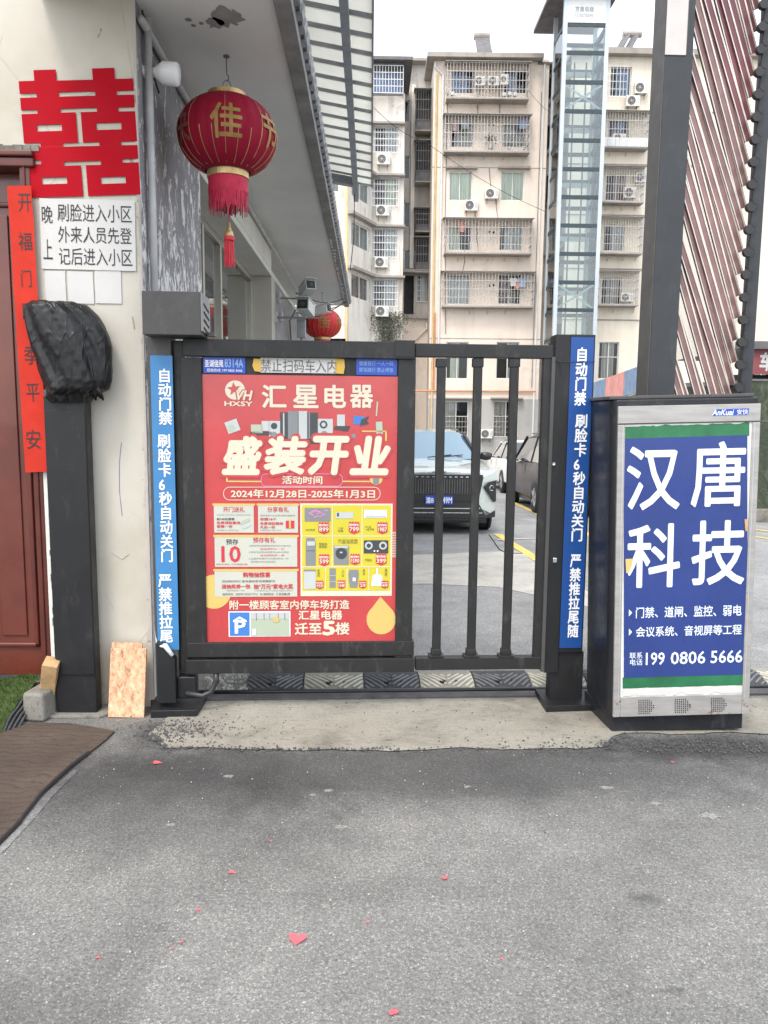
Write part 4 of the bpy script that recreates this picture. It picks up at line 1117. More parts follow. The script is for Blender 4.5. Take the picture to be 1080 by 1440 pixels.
for t_ in (tL, tR): t_['group'] = 'blue notice strips on the gate posts'
# tie wire round the latch post
zc = FG(800, 509)[1]; ax = FG(776, 509)[0]; bx = FG(836, 509)[0]
mb = MB(); mb.tube([(ax, -.008, zc), (ax + .05, -.010, zc - .002), (bx, -.006, zc + .004), (bx + .003, .14, zc)], .0022, 6)
mb.tube([(ax + .02, -.012, zc), (ax + .03, -.02, zc + .015), (ax + .05, -.02, zc - .01), (ax + .06, -.016, zc - .08)], .002, 6)
o = mb.build('tie_wire', M['wire']); o.location = GO; o.rotation_euler.z = FG.a; tag(o, 'thin black tie wire twisted round the right latch post', 'wire')
t, sh = strip('phone_sticker', 'small blue sticker with white characters at the top left of the gate', 'sticker', 286, 502.5, 345, 525, .012, M['blue_sticker'],
    [('圣湖佳苑', 288, 506, 314, 516, W_, .03), ('8314A', 316, 505, 342, 516.5, M['blue_pale'], .03), ('招商热线 199 0806 5666', 291, 518.5, 341, 523, W_, .01)])
t, sh = strip('small_notice_sticker', 'small blue sticker with faint writing at the top right of the gate', 'sticker', 501, 505, 558, 527.5, .012, M['blue_sticker'],
    [('健康我行 一人一码', 505, 508, 553, 514.5, M['blue_pale'], .01), ('禁驾随行 禁止停放', 505, 517, 553, 523.5, M['blue_pale'], .01)])
t, sh = strip('handwritten_strip', 'handwritten white paper strip taped with yellow tape between the blue stickers', 'paper notice', 366, 503.5, 474, 524.5, .010, M['paper'],
    [('禁止扫码车入内', 367, 505.5, 473, 523.5, M['ink_grey'], .0)])
sh.poly('tape', [(357, 504), (367, 505), (367, 523), (358, 522), (355, 514)], M['tape'], 2); sh.poly('tape', [(471, 504), (484, 505), (485, 516), (483, 526), (472, 525)], M['tape'], 2)

# ------------------------------------------------------------------ shop opening poster in the gate leaf
po = thing('opening_poster', 'red appliance shop opening poster behind the solid gate leaf frame', 'poster', GO, FG.a)
OFF = .016; a, b, c, d = FG.rect(287.5, 528, 557.5, 902, OFF)
MB().box(a, b, OFF, OFF + .003, c, d).build('print_sheet', M['poster_red'], po)
sh = Sheet(po, FG, OFF); C_ = M['cream_p']
# balloons and drops
def arc(cx, cy, r, x0, x1, n=30):
    return [(min(max(cx + r * math.cos(2 * PI * k / n), x0), x1), cy + r * math.sin(2 * PI * k / n)) for k in range(n)]
sh.poly('round_shape', arc(301, 832, 24, 288, 400), M['poster_gold'])
sh.poly('drop_shape', [(535, 839)] + [(536 + 20.5 * math.cos(R(t)), 871 + 21 * math.sin(R(t))) for t in range(-50, 231, 14)], M['poster_gold'])
# emblem
sh.ell('emblem_disc', 330.5, 548.5, 14, 13.5, C_)
sh.poly('emblem_star', [(329 + (10 if k % 2 == 0 else 4.2) * math.cos(R(k * 36 - 96)), 547 + (10 if k % 2 == 0 else 4.2) * math.sin(R(k * 36 - 96))) for k in range(10)], M['poster_red'], 2)
sh.text('VH', 332, 549, 356, 563, M['poster_red'], .09, 3, .25); sh.text('VH', 333, 549.5, 355, 562.5, C_, .035, 4, .25)
sh.text('HXSY', 316, 564.5, 355, 571, C_, .03)
sh.text('汇', 369, 542, 402, 573, C_, .03); sh.text('星', 413, 542, 447, 573, C_, .03); sh.text('电', 457, 542, 486, 573, C_, .03); sh.text('器', 493, 542, 524, 573, C_, .03)
# appliances
def rc(nm, x0, y0, x1, y1, m, lay=2, rot=0): return sh.rect(nm, x0, y0, x1, y1, M[m], lay, rot)
rc('washer_print', 318, 591, 336, 608, 'p_lgrey', 2, 20); sh.ell('drum_print', 325, 602, 5, 5, M['p_green'], 3)
rc('box_print', 353, 597, 369, 609, 'p_green'); rc('box_print', 368, 592, 379, 606, 'p_lgrey'); rc('box_print', 352, 607, 382, 612, 'p_dark')
rc('washer_print', 378, 592, 394, 615, 'p_lgrey'); sh.ell('drum_print', 385.5, 599, 4.5, 4.5, M['p_dark'], 3); sh.ell('drum_print', 385.5, 611, 4, 4, M['p_grey'], 3)
rc('fridge_print', 394, 580, 447, 624, 'p_dark'); rc('fridge_print', 405, 578, 419, 617, 'p_grey', 3); rc('fridge_print', 420, 578, 432, 617, 'p_lgrey', 3); rc('fridge_print', 398, 581, 400, 615, 'p_lgrey', 3); rc('fridge_print', 434, 580, 436, 617, 'p_grey', 3)
rc('washer_print', 447, 589, 468, 616, 'p_lgrey'); sh.ell('drum_print', 455, 597, 5.5, 5.5, M['p_dark'], 3); sh.ell('drum_print', 455, 597, 3, 3, M['p_lgrey'], 4); sh.ell('drum_print', 456, 611, 5, 5, M['p_grey'], 3)
rc('hood_print', 474, 583, 485, 599, 'p_lgrey'); sh.poly('hood_print', [(471, 599), (493, 599), (489, 607), (469, 604)], M['p_dark'], 2)
rc('hob_print', 470, 610, 500, 616, 'p_grey'); rc('screen_print', 497, 585, 512, 597, 'p_blue', 2, -4); sh.poly('screen_print', [(508, 590), (519, 585), (516, 592), (519, 596), (506, 599)], M['p_dark'], 3)
rc('tube_print', 529, 565, 531, 585, 'p_green', 2, -4); rc('fridge_print', 529, 593, 538, 614, 'p_green', 2, 4)
rc('gold_line', 509, 605.5, 544, 607.5, 'poster_gold'); rc('gold_line', 541.5, 605, 544, 620, 'poster_gold', 2)
# big headline: red outline then cream
for t_, x0, x1 in (('盛', 314, 367), ('装', 373, 430), ('开', 435, 489), ('业', 494, 547)):
    sh.text(t_, x0 - 2.5, 613, x1 + 2.5, 668, M['poster_red'], .075, 4, .14); sh.text(t_, x0, 615.5, x1, 665.5, C_, .055, 5, .14)
rc('gold_line', 318, 676, 367, 678, 'poster_gold'); rc('gold_line', 318, 667, 320.5, 677.5, 'poster_gold', 3); rc('gold_line', 482, 676, 521, 678, 'poster_gold')
sh.ring('rounded_outline', 367, 666, 482, 684, .9, 7, M['p_pink'], 3); sh.text('活动时间', 397, 669.5, 453, 680.5, C_, .03)
sh.ell('round_shape', 529, 673, 9, 9, M['poster_gold'], 2); rc('phone_print', 524.5, 666, 533, 681, 'p_grey', 3)
sh.ring('rounded_outline', 314, 684.5, 535, 703.5, .9, 9, M['cream_p'], 3)
sh.text('2024年12月28日-2025年1月3日', 325, 688.5, 527, 700, C_, .03)
# offer boxes
def offer(x0, y0, x1, y1, rows):
    rc('offer_box', x0 + 2, y0 + 3, x1 - 2, y1, 'poster_box'); rc('offer_header', x0, y0, x1, y0 + 3, 'poster_gold', 3)
    for r in rows: sh.text(r[0], *r[1:5], M[r[5]], r[6] if len(r) > 6 else .0, 4)
offer(299, 708, 359, 749, [('开门送礼', 314, 712.5, 344, 720, 'p_red', .01), ('2024年12月28日-2025年1月3日', 305, 722.8, 352, 725, 'p_grey'), ('前100名顾客', 305, 728, 330, 731.5, 'p_dark', .02), ('免费领取餐具', 305, 733, 338, 737, 'p_red', .02), ('套餐一份', 305, 738, 327, 742, 'p_red', .02), ('领完即止 送完为止', 305, 744.5, 336, 746.5, 'p_grey')])
rc('ticket_print', 338, 731, 352, 735, 'p_green', 4, 25); rc('ticket_print', 340, 738, 353, 742, 'p_lgrey', 4, 25)
offer(361, 708, 421, 749, [('分享有礼', 376, 712.5, 406, 720, 'p_red', .01), ('转发本店开业信息到朋友圈集赞', 366, 723.5, 415, 726, 'p_grey'), ('积攒18个', 366, 728, 389, 732, 'p_red', .02), ('免费领取精美', 366, 734, 398, 738, 'p_red', .02), ('礼品一份', 366, 739, 387, 743, 'p_red', .02), ('数量有限 送完为止', 366, 744.5, 396, 746.5, 'p_grey')])
rc('gift_print', 402, 732, 414, 743, 'p_red', 4); rc('gift_ribbon', 406.5, 730, 409, 743, 'poster_gold', 5)
offer(300, 752, 420, 797, [('预存', 318, 758, 335, 765.5, 'p_dark', .01), ('10', 312, 768, 338, 790, 'p_red', .02), ('预存有礼', 356, 755.5, 387, 763, 'p_red', .01),
    ('1.预存即享本店家电全场满1000元立减100元', 350, 766, 409, 768.5, 'p_grey'), ('送品牌好礼一份', 366, 770.5, 400, 773, 'p_red'), ('2.预存可享家电套餐满3000元再减', 350, 775, 406, 777.5, 'p_grey'), ('送品牌锅具一套', 366, 779.5, 400, 782, 'p_red'), ('3.全屋家电满9999元赠送好礼一份', 350, 784, 406, 786.5, 'p_grey'), ('至尊满19999元送清洁机', 353, 788.5, 388, 791, 'p_grey'), ('预存优惠劵, 可享满减优惠', 304, 792.3, 348, 794.5, 'p_red')])
offer(300, 800, 420, 839, [('购物抽惊喜', 342, 804.5, 380, 811.5, 'p_red', .03), ('活动期间到汇星电器购家电满额即可', 312, 815.5, 387, 818.8, 'p_dark'), ('送抽奖券一张', 312, 821.5, 352, 827.5, 'p_red', .03), ('抽“万元”家电大奖', 357, 821, 412, 828, 'p_red', .03), ('(每单限送一张)', 319, 829.2, 344, 831.5, 'p_grey'), ('(详情见店内活动海报说明)', 358, 829.5, 411, 831.5, 'p_grey'), ('抽奖时间：2025年1月3日下午2：00 抽奖地点：汇星电器5楼', 313, 833.5, 408, 837, 'p_dark')])
# priced products
rc('product_border', 422.5, 708, 551.5, 838, 'cream_p', 2); rc('product_field', 425, 710.5, 549, 830.5, 'poster_yel', 3)
for x in (467.3, 509): rc('grid_line', x - .6, 711, x + .6, 797, 'cream_p', 4)
for y in (753.7, 797): rc('grid_line', 425, y - .6, 549, y + .6, 'cream_p', 4)
for x in (458, 488, 518.5): rc('grid_line', x - .5, 797, x + .5, 830, 'cream_p', 4)
def price(s, x, y, w, h):
    sh.poly('flame_print', [(x + w * (k / 8), y - h * (.18 if k % 2 else .02)) for k in range(9)] + [(x + w, y + h * .1), (x, y + h * .1)], M['p_red'], 6)
    sh.poly('price_badge', [(x, y), (x + w, y), (x + w, y + h * .8), (x + w / 2, y + h), (x, y + h * .8)], M['p_red'], 5)
    sh.text('限时特价', x + .6, y + .6, x + w - .6, y + h * .28, M['white_p'], .02, 7); sh.text(s, x + 1, y + h * .36, x + w - 1, y + h * .74, C_, .03, 7)
rc('television_print', 428.5, 714, 465, 733, 'p_grey', 5)
mb = MB(); rnd = random.Random(9)
for k in range(11):
    u, v = FG(rnd.uniform(437, 462), rnd.uniform(717, 729), OFF); mb.bar((u - .012, sh.y(6), v + rnd.uniform(-.008, .008)), (u + .012, sh.y(6), v + rnd.uniform(-.008, .008)), .0002, .006)
mb.build('screen_pattern', M['p_pink'], po)
rc('heater_print', 472, 720, 497, 729, 'p_lgrey', 5); rc('heater_detail', 474, 721, 476.5, 726, 'p_dark', 6); rc('conditioner_print', 512, 717, 544, 728, 'white_p', 5); rc('conditioner_detail', 514, 726, 543, 727, 'p_grey', 6)
sh.poly('dispenser_print', [(431, 756), (442, 756), (444, 763), (444, 795), (430, 795), (430, 763)], M['p_grey'], 5); rc('dispenser_detail', 432, 761, 443, 767, 'p_lgrey', 6); rc('dispenser_detail', 431.5, 774, 443, 774.6, 'p_dark', 6)
rc('washer_print', 469.5, 767, 490.5, 794, 'p_grey', 5); rc('washer_detail', 470.5, 767.5, 489.5, 770.5, 'p_lgrey', 6); sh.ell('drum_print', 480, 778, 8, 8, M['p_dark'], 6); rc('washer_detail', 478, 775.5, 481.5, 777.5, 'p_lgrey', 7)
rc('stove_print', 511.5, 759.5, 546, 778, 'p_dark', 5)
for x in (518.5, 538.5): sh.ell('burner_print', x, 767, 5.5, 5.5, M['p_lgrey'], 6); sh.ell('burner_print', x, 767, 3, 3, M['p_dark'], 7)
for x in (526.5, 531): sh.ell('knob_print', x, 774.6, 1.2, 1.2, M['white_p'], 6)
rc('fridge_print', 427.5, 801, 444, 828, 'p_lgrey', 5); rc('fridge_detail', 427.5, 800.5, 444, 803, 'p_grey', 6)
rc('fridge_print', 463.5, 799, 472, 826, 'p_grey', 5); rc('fridge_detail', 463.5, 808.5, 472, 809.2, 'p_lgrey', 6); rc('fridge_detail', 463.5, 817, 472, 817.7, 'p_lgrey', 6)
sh.poly('kettle_print', [(491, 801), (504, 801), (504.5, 808), (502.5, 826), (492, 826), (490, 808)], M['p_grey'], 5); rc('kettle_detail', 496, 812, 500, 817, 'white_p', 6)
sh.poly('mop_print', [(522, 824), (524, 809), (529, 807), (529, 799), (531.5, 799), (531.5, 807), (537, 809), (539, 824)], M['white_p'], 5)
for s_, x, y, w, h in (('899', 448, 736, 15, 15), ('799', 490.5, 735.5, 15, 15.5), ('1987', 530.5, 736, 14.5, 15), ('599', 448.5, 781, 14.5, 15), ('1590', 492.5, 780.5, 13.5, 14), ('399', 528.5, 780, 15, 15),
                       ('959', 444.5, 817.5, 10.5, 11), ('1548', 475, 817, 10.5, 11), ('29', 505, 817.5, 10, 10), ('49', 536, 817.5, 10, 10)): price(s_, x, y, w, h)
for s_, x0, y0, x1, y1 in (('32吋电视', 429.5, 743.5, 443, 746.5), ('二米\n冰箱', 475, 741, 482.5, 748), ('大1.5P\n一级节能', 513, 739, 526, 746), ('智能高\n茶吧机', 448.5, 763, 460, 770.5), ('全自动滚筒\n一体洗衣机', 475, 758, 503, 764.5), ('节能灶', 513, 785.5, 523, 789)):
    sh.text(s_, x0, y0, x1, y1, M['p_dark'], .0, 6)
for s_, x0, y0, x1, y1 in (('全\n自\n动', 446, 800, 450, 811), ('三\n门\n冰', 480.5, 801, 484, 811), ('保\n温', 510, 800, 513, 808), ('拖\n把', 541, 799, 544.5, 810)): sh.text(s_, x0, y0, x1, y1, M['p_dark'], .0, 6)
mb = MB()
for k in range(16):
    a, b, c, d = FG.rect(551, 748 + k * 2.3, 557, 749 + k * 2.3, OFF); mb.add([(a, sh.y(2), c), (b, sh.y(2), c), (b, sh.y(2), d), (a, sh.y(2), d)], [(0, 1, 2, 3)])
mb.build('stripe_print', M['cream_p'], po)
sh.text('附一楼顾客室内停车场打造', 323, 844, 491, 856.5, C_, .025); sh.text('汇星电器', 420, 858.5, 481, 871, C_, .03); sh.text('迁至', 415, 876, 452, 892, C_, .03); sh.text('5', 455, 874, 470, 892.5, C_, .05); sh.text('楼', 472, 875.5, 491, 892, C_, .03)
rc('photo_border', 321.5, 859.5, 408.5, 895, 'white_p', 2); rc('parking_symbol', 323, 861, 351, 894, 'p_blue', 3); sh.text('P', 331, 872, 345, 890, M['white_p'], .03, 5)
sh.poly('parking_roof', [(328, 872), (337, 866.5), (347, 872), (347, 875), (337, 869.5), (328, 875)], M['white_p'], 5)
rc('parking_photo', 352.5, 861, 407, 894, 'p_green', 3); rc('photo_detail', 353, 861.5, 407, 870, 'p_lgrey', 4)
for i, (x, w) in enumerate(((360, 1.2), (371, .9), (379, .8), (391, 1), (400, 1.2))): rc('photo_detail', x, 862, x + w, 872 - i % 3, 'p_grey', 5)
sh.ell('photo_detail', 388.5, 871, 4, 4, M['poster_gold'], 6); rc('photo_detail', 355, 884, 360, 893, 'white_p', 5)

# thresholds: channel and speed hump
RO = Vector((*gpt(240, 981), 0)); 
def gl(px, py): v = Vector((*gpt(px, py), 0)) - GO; return v.dot(FG.u), v.dot(FG.n)
ch = thing('ground_channel', 'black rubber cable channel lying across the threshold under the gate', 'cable channel', GO, FG.a)
_, y0 = gl(540, 984); _, y1 = gl(540, 977); x0 = gl(290, 980)[0]; x1 = gl(1180, 990)[0]
MB().box(x0, x1, y0, y1, 0, .018).build('channel', M['rail'], ch, bevel=.004)
MB().tube([(x0 - .05, y1 + .03, .02), (x0 + .5, y1 + .028, .018), (x1, y1 + .03, .018)], .014, 8).build('cable', M['hose'], ch, smooth=True)
hb = thing('speed_hump', 'rubber speed hump of alternating dark and pale chevron blocks behind the gate', 'speed hump', GO, FG.a)
edges = [350, 428, 511, 588, 664, 742, 820, 900, 985, 1070, 1150]
_, ya = gl(540, 972.5); yb = ya + .36
for i in range(len(edges) - 1):
    a, b = gl(edges[i], 960)[0] + .003, gl(edges[i + 1], 960)[0] - .003
    prof = [(0, .004), (.02, .016), (.10, .045), (.18, .052), (.26, .045), (.34, .016), (.36, .004)]
    mb = MB(); m0 = len(mb.v)
    for y, z in prof: mb.v += [Vector((a, ya + y, z)), Vector((b, ya + y, z))]
    for k in range(len(prof) - 1): q = 2 * k; mb.f.append((q, q + 1, q + 3, q + 2))
    mb.f.append(tuple(range(0, 14, 2))[::-1]); mb.f.append(tuple(range(1, 14, 2)))
    blk = mb.build('hump_block', M['rubber_pale'] if i % 2 else M['rubber'], hb)
    def zz(y):
        for (p, q), (r_, s_) in zip(prof[:-1], prof[1:]):
            if p <= y <= r_: return q + (s_ - q) * (y - p) / (r_ - p)
        return .01
    mb = MB(); w = b - a; c = (a + b) / 2
    for k in range(13):       # raised chevrons
        for sgn in (-1, 1):
            x_in = c + sgn * .005; pts = []
            yy0 = -.16 + k * .042
            for j in range(7):
                t = j / 6; x = x_in + sgn * (w / 2 - .012) * t; y = yy0 + t * .16 if True else 0
                if .012 < y < .175: pts.append((x, ya + y, zz(y) + .002))
            if len(pts) > 1: mb.tube(pts, .0075, 4)
    if mb.v: mb.build('chevron_rib', M['pale_rib'] if i % 2 else M['rubber_rib'], blk)['kind'] = 'stuff'
    for k, (fx, fr_) in enumerate(((.42, .020), (.68, .010))):
        MB().cyl((a + w * fx, ya + .075, .030), fr_, .0125, 'z', 18).build('bolt_hole', M['hole'], blk)

# ================================================================== BARRIER CABINET
CO = Vector((P(866, 1009, 4.10).x, 4.10, 0)); FC = Fr(CO, 0.0); FC.tilt = .030
cb_ = thing('barrier_cabinet', 'steel fronted barrier machine cabinet with blue advertising panel and dark sides', 'barrier cabinet', CO); cb_.rotation_euler = (0, -math.atan(.030), 0)
a, b, c, d = FC.rect(866, 572, 1061.5, 1009)
wC = b - a
D_ = .44
body = MB().hexa([(a + .0, .03, .0), (b - .02, .03, .0), (b - .02, D_, 0), (a - .04, D_, 0)], [(a + .0, .03, c + .0), (b - .02, .03, c), (b - .02, D_, c), (a - .04, D_, c)])
body.build('plinth', M['cab_side'], cb_, bevel=.006)
hb0 = [(a + .004, .02), (b - .006, .02), (b - .006, D_), (a + .0, D_ ), (a - .045, D_ - .06), (a - .045, .10)]
MB().slab([(a - .028, .05), (a - .0, .012), (b - .004, .012), (b - .004, D_), (a - .028, D_)], c + .001, d + .035).build('housing', M['cab_side'], cb_, bevel=.01)
MB().slab([(a - .04, .03), (b - .03, .02), (b - .03, D_ + .01), (a - .04, D_ + .01)], d + .036, d + .055).build('lid', M['box_metal'], cb_, bevel=.004)
ft = MB(); fw = .030
A0, B0, C0, D0 = FC.rect(876, 598, 1051, 981)
ft.box(a, b, 0, .03, D0 + .002, d).box(a, A0, 0, .03, c, D0).box(B0, b, 0, .03, c, D0).box(A0, B0, 0.001, .03, c, C0)
ft.build('front_frame', M['steel'], cb_, bevel=.003)
for x_ in (A0 - .012, B0 + .012): MB().box(x_ - .0015, x_ + .0015, -.0015, .001, C0 - .02, D0 + .0).build('edge_trim', M['alu'], cb_)
MB().box(a + .002, b - .002, -.0015, .001, D0 + .004, D0 + .007).build('seam', M['ink'], cb_)
MB().box(A0, B0, .008, .012, C0, D0).build('backing', M['white_torn'], cb_)
shc = Sheet(cb_, FC, .0075)
def torn(name, x0, y0, x1, y1, m, seed, lay=1, top=2.0, bot=2.0):
    pts = []; n = 40
    for k in range(n + 1): x = x0 + (x1 - x0) * k / n; pts.append((x, y0 + top * (noise.noise(Vector((x * .07, seed, 0))) + .4 * noise.noise(Vector((x * .3, seed, 0))))))
    for k in range(n, -1, -1): x = x0 + (x1 - x0) * k / n; pts.append((x, y1 + bot * (noise.noise(Vector((x * .06, seed, 5))) + .4 * noise.noise(Vector((x * .3, seed, 5))))))
    n_ = len(pts); half = n_ // 2; mb = MB()
    for p in pts: u, v = FC(p[0], p[1], .0075); mb.v.append(Vector((u, shc.y(lay), v)))
    for k in range(half - 1): mb.f.append((k, k + 1, n_ - 2 - k, n_ - 1 - k))
    return mb.build(name, m, cb_)
torn('green_band', 879, 600, 1053.5, 618, M['cab_green'], 1, 1, 3.2, 0)
torn('blue_panel', 877, 617, 1050.5, 953.5, M['cab_blue'], 2, 2, 0, 0)
torn('green_band', 875.5, 953, 1047.5, 968.5, M['cab_green'], 3, 1, 0, .8)
torn('torn_paper', 875, 969.5, 1048, 979, M['paper'], 7, 3, 1.5, 4.0)
mb = MB()
w_c = M['cab_white']
for s_, x0, y0, x1, y1 in (('汉', 882, 630, 955, 717), ('唐', 973, 626, 1046, 715), ('科', 882, 739, 955, 826), ('技', 973, 737, 1046, 825)): shc.text(s_, x0, y0, x1, y1, w_c, .018, 4, name='character')
shc.text('门禁、道闸、监控、弱电', 894, 855, 1042, 870, w_c, .018, 4); shc.text('会议系统、音视屏等工程', 894, 882.5, 1042, 896.5, w_c, .018, 4)
for y in (862, 889): shc.poly('bullet', [(884, y - 5), (888.5, y), (884, y + 5)], w_c, 4)
shc.text('联系\n电话', 885, 918, 903, 936, w_c, .01, 4); shc.text('199', 908, 919, 934, 936, w_c, .018, 4); shc.text('0806', 943, 919, 991, 936, w_c, .018, 4); shc.text('5666', 999, 919, 1043, 936, w_c, .018, 4)
shc.poly('scrap', [(879, 786), (889.5, 786), (888, 795), (884, 804), (880, 806)], M['poster_gold'], 6)
shc.poly('scrap', [(1046, 735), (1050.5, 735), (1050.5, 752), (1047, 752)], M['wood'], 6)
sh2 = Sheet(cb_, FC, -.001)
sh2.poly('badge', [(1001, 588.5), (1006, 579.5), (1053, 579.5), (1052, 588.5)], M['blue_sticker'], 1); sh2.text('AnKuai', 1001, 580, 1031.5, 588, M['white_p'], .02, 2, .25); sh2.text('安快', 1036, 580.5, 1051.5, 588, M['white_p'], .01, 2)
for cx in (898.5, 949.5, 1000.5):       # arrow-shaped ventilation holes
    for i in range(8):
        for j in range(8):
            x = cx + i * 2.9; y = 986 + j * 2.6
            if i > 5 and abs(j - 3.5) > (7.5 - i) * 2: continue
            u, v = FC(x, y, 0); MB().cyl((u, -.0015, v), .0032, .002, 'y', 8).build('vent_hole', M['hole'], cb_)
for px, py in ((868, 640), (866, 900), (862, 930)): 
    u, v = FC(px, py, 0)

# ================================================================== BARRIER BOOM (raised, folded fence)
BO = Vector((0, 4.62, 0)); FB = Fr(BO, 0)
bo = thing('folding_boom', 'raised folding fence boom of slanted wine-red slats between two dark bars', 'barrier boom', BO)
xL0, xL1 = FB(929, 200)[0], FB(968, 200)[0]
x_side = .0
zb, ztp = 1.0, 5.2
mbx = MB().box(xL0, xL1 + .0, .0, .05, zb, ztp).build('main_bar', M['boom_metal'], bo, bevel=.005)
MB().box(xL0 - .004, xL0 - .001, .002, .20, zb, ztp).build('bar_side', M['boom_side'], bo)
MB().box(xL0 - .001, xL0 + .03, .051, .20, zb, ztp).build('bar_core', M['boom_metal'], bo)
pa = FB.rect(937, -20, 966, 78); MB().box(pa[0], pa[1] + .004, -.006, -.001, pa[2], pa[3] + .6).build('cover_plate', M['plate_white'], mbx, bevel=.003)
MB().box(pa[1] + .002, pa[1] + .006, -.0065, -.004, pa[2], pa[3] + .6).build('plate_edge', M['boom_side'], mbx)
# second bar, slightly leaning
q0, q1 = FB(1049, 553), FB(1081, 60)
p0, p1 = Vector((q0[0], .025, q0[1])), Vector((q1[0], .025, q1[1])); dd = (p1 - p0).normalized()
p0 = p0 - dd * 1.0; p1 = p1 + dd * 1.2
MB().bar(p0, p1, .07, .05, (0, 1, 0)).build('second_bar', M['boom_metal'], bo, bevel=.006)
nrm = Vector((-dd.z, 0, dd.x))
import itertools
slope = math.atan(.40)
k = 0
py = -250
piv = []
while py < 800:
    xr = 1049 + (553 - py) * (32 / 493.0) - 12; piv.append((xr, py)); py += 31.6 
rnd = random.Random(21)
for i, (px, py) in enumerate(piv):
    u, v = FB(px, py, .0); 
    lean = slope - .035 + rnd.uniform(-.022, .022)
    t_top = Vector((xL1 - .045, 0, 0)); L_ = (u - (xL1 - .06)) / math.sin(lean)
    p = Vector((u, .075 + .012 * (i % 2), v)); q = Vector((u - L_ * math.sin(lean), .075 + .012 * (i % 2), v + L_ * math.cos(lean)))
    if q.z < 1.5 or p.z > 5.1: continue
    sl = MB().bar(p, q, .043, .016, (0, 1, 0)).build('slat', M['slat_deep'] if i < 15 else M['slat_red'], bo)
    nn_ = Vector(((q - p).normalized().z, 0, -(q - p).normalized().x))
    for sg in (1, -1):
        e = nn_ * sg * .0185; f_ = Vector((0, -.010, 0))
        MB().bar(p + e + f_, q + e + f_, .0085 if sg > 0 else .0055, .006, (0, 1, 0)).build('edge_strip', M['slat_edge'], sl)
    kb = thing  # pivot knob
    MB().cyl((u - .002, -.028, v - .02), .027, .03, 'y', 12).build('pivot', M['knob'], bo)
    MB().cyl((u + .022, -.030, v + .010), .016, .02, 'y', 10).build('pivot_arm', M['knob'], bo)
flush_texts()

# ================================================================== FAR APARTMENT BLOCKS
def window(par, fr, x0, y0, x1, y1, cur='curtain_green', mull=(.5,), tr=None, fm='frame_white', cover=(0, 1), dep=.10, fw=.055):
    a, b, c, d = fr.rect(x0, y0, x1, y1)
    mb = MB(); y = dep
    mb.box(a, b, y, y + .05, c, c + fw).box(a, b, y, y + .05, d - fw, d).box(a, a + fw, y, y + .05, c + fw, d - fw).box(b - fw, b, y, y + .05, c + fw, d - fw)
    for m in mull: x = a + (b - a) * m; mb.box(x - fw * .45, x + fw * .45, y, y + .05, c + fw, d - fw)
    if tr: z = d - (d - c) * tr; mb.box(a + fw, b - fw, y - .004, y + .046, z - fw * .4, z + fw * .4)
    w = mb.build('window', M[fm], par)
    MB().add([(a + fw, y + .03, c + fw), (b - fw, y + .03, c + fw), (b - fw, y + .03, d - fw), (a + fw, y + .03, d - fw)], [(0, 1, 2, 3)]).build('pane', M['glass'], w)
    if cur:
        n = 26; u0, u1 = a + (b - a) * cover[0], a + (b - a) * cover[1]; mb = MB()
        for k in range(n + 1):
            u = u0 + (u1 - u0) * k / n; yy = y + .12 + .025 * math.sin(k * 1.9); mb.v += [Vector((u, yy, c)), Vector((u, yy, d))]
        for k in range(n): q = 2 * k; mb.f.append((q, q + 2, q + 3, q + 1))
        mb.build('curtain', M[cur], w, smooth=True)
    return (a, b, c, d)
def wall(par, fr, x0, y0, x1, y1, holes, m, name='wall', dep=.22, zb=None):
    a, b, c, d = fr.rect(x0, y0, x1, y1)
    if zb is not None: c = zb
    mb = MB().grid(a, b, c, d, [fr.rect(*h) for h in holes], 0, dep); mb.build(name, m, par)
    MB().box(a + .02, b - .02, dep + .35, dep + .5, c, d - .1).build('interior', M['room'], par)
    return a, b, c, d
def cage(par, fr, x0, y0, x1, y1, proj, nb, nh, m='iron', r=.012, shelf=True, roof=True):
    a, b, c, d = fr.rect(x0, y0, x1, y1, -proj)
    mb = MB(); w = r
    for k in range(nb + 1): x = a + (b - a) * k / nb; mb.box(x - w, x + w, -proj - w, -proj + w, c, d)
    ns = max(2, int(proj / .16))
    for x in (a, b):
        for k in range(1, ns): y = -proj + proj * k / ns; mb.box(x - w, x + w, y - w, y + w, c, d)
    for k in range(nh + 1):
        z = c + (d - c) * k / nh; mb.box(a, b, -proj - w * 1.6, -proj - w, z - w * 1.3, z + w * 1.3)
        for x in (a, b): mb.box(x - w * 1.5, x + w * 1.5, -proj, 0, z - w * 1.3, z + w * 1.3)
    g_ = mb.build('security_cage', M[m], par); g_['kind'] = 'stuff'
    if shelf: MB().box(a - .03, b + .03, -proj - .03, 0, c - .09, c - .02).build('cage_floor', M['ledge'], par)
    if roof: MB().hexa([(a - .12, -proj - .12, d + .03), (b + .12, -proj - .12, d + .03), (b + .12, 0, d + .13), (a - .12, 0, d + .13)], [(a - .12, -proj - .12, d + .06), (b + .12, -proj - .12, d + .06), (b + .12, 0, d + .16), (a - .12, 0, d + .16)]).build('cage_roof', M['ledge'], par)
    return a, b, c, d
def wgrille(par, fr, x0, y0, x1, y1, nb=8, nh=5, m='iron_white', off=-.06, r=.012):
    a, b, c, d = fr.rect(x0, y0, x1, y1, off); mb = MB()
    for k in range(nb + 1): x = a + (b - a) * k / nb; mb.box(x - r, x + r, off - r, off + r, c, d)
    for k in range(nh + 1): z = c + (d - c) * k / nh; mb.box(a, b, off - r * 1.8, off - r, z - r * 1.2, z + r * 1.2)
    o_ = mb.build('window_grille', M[m], par); o_['kind'] = 'stuff'
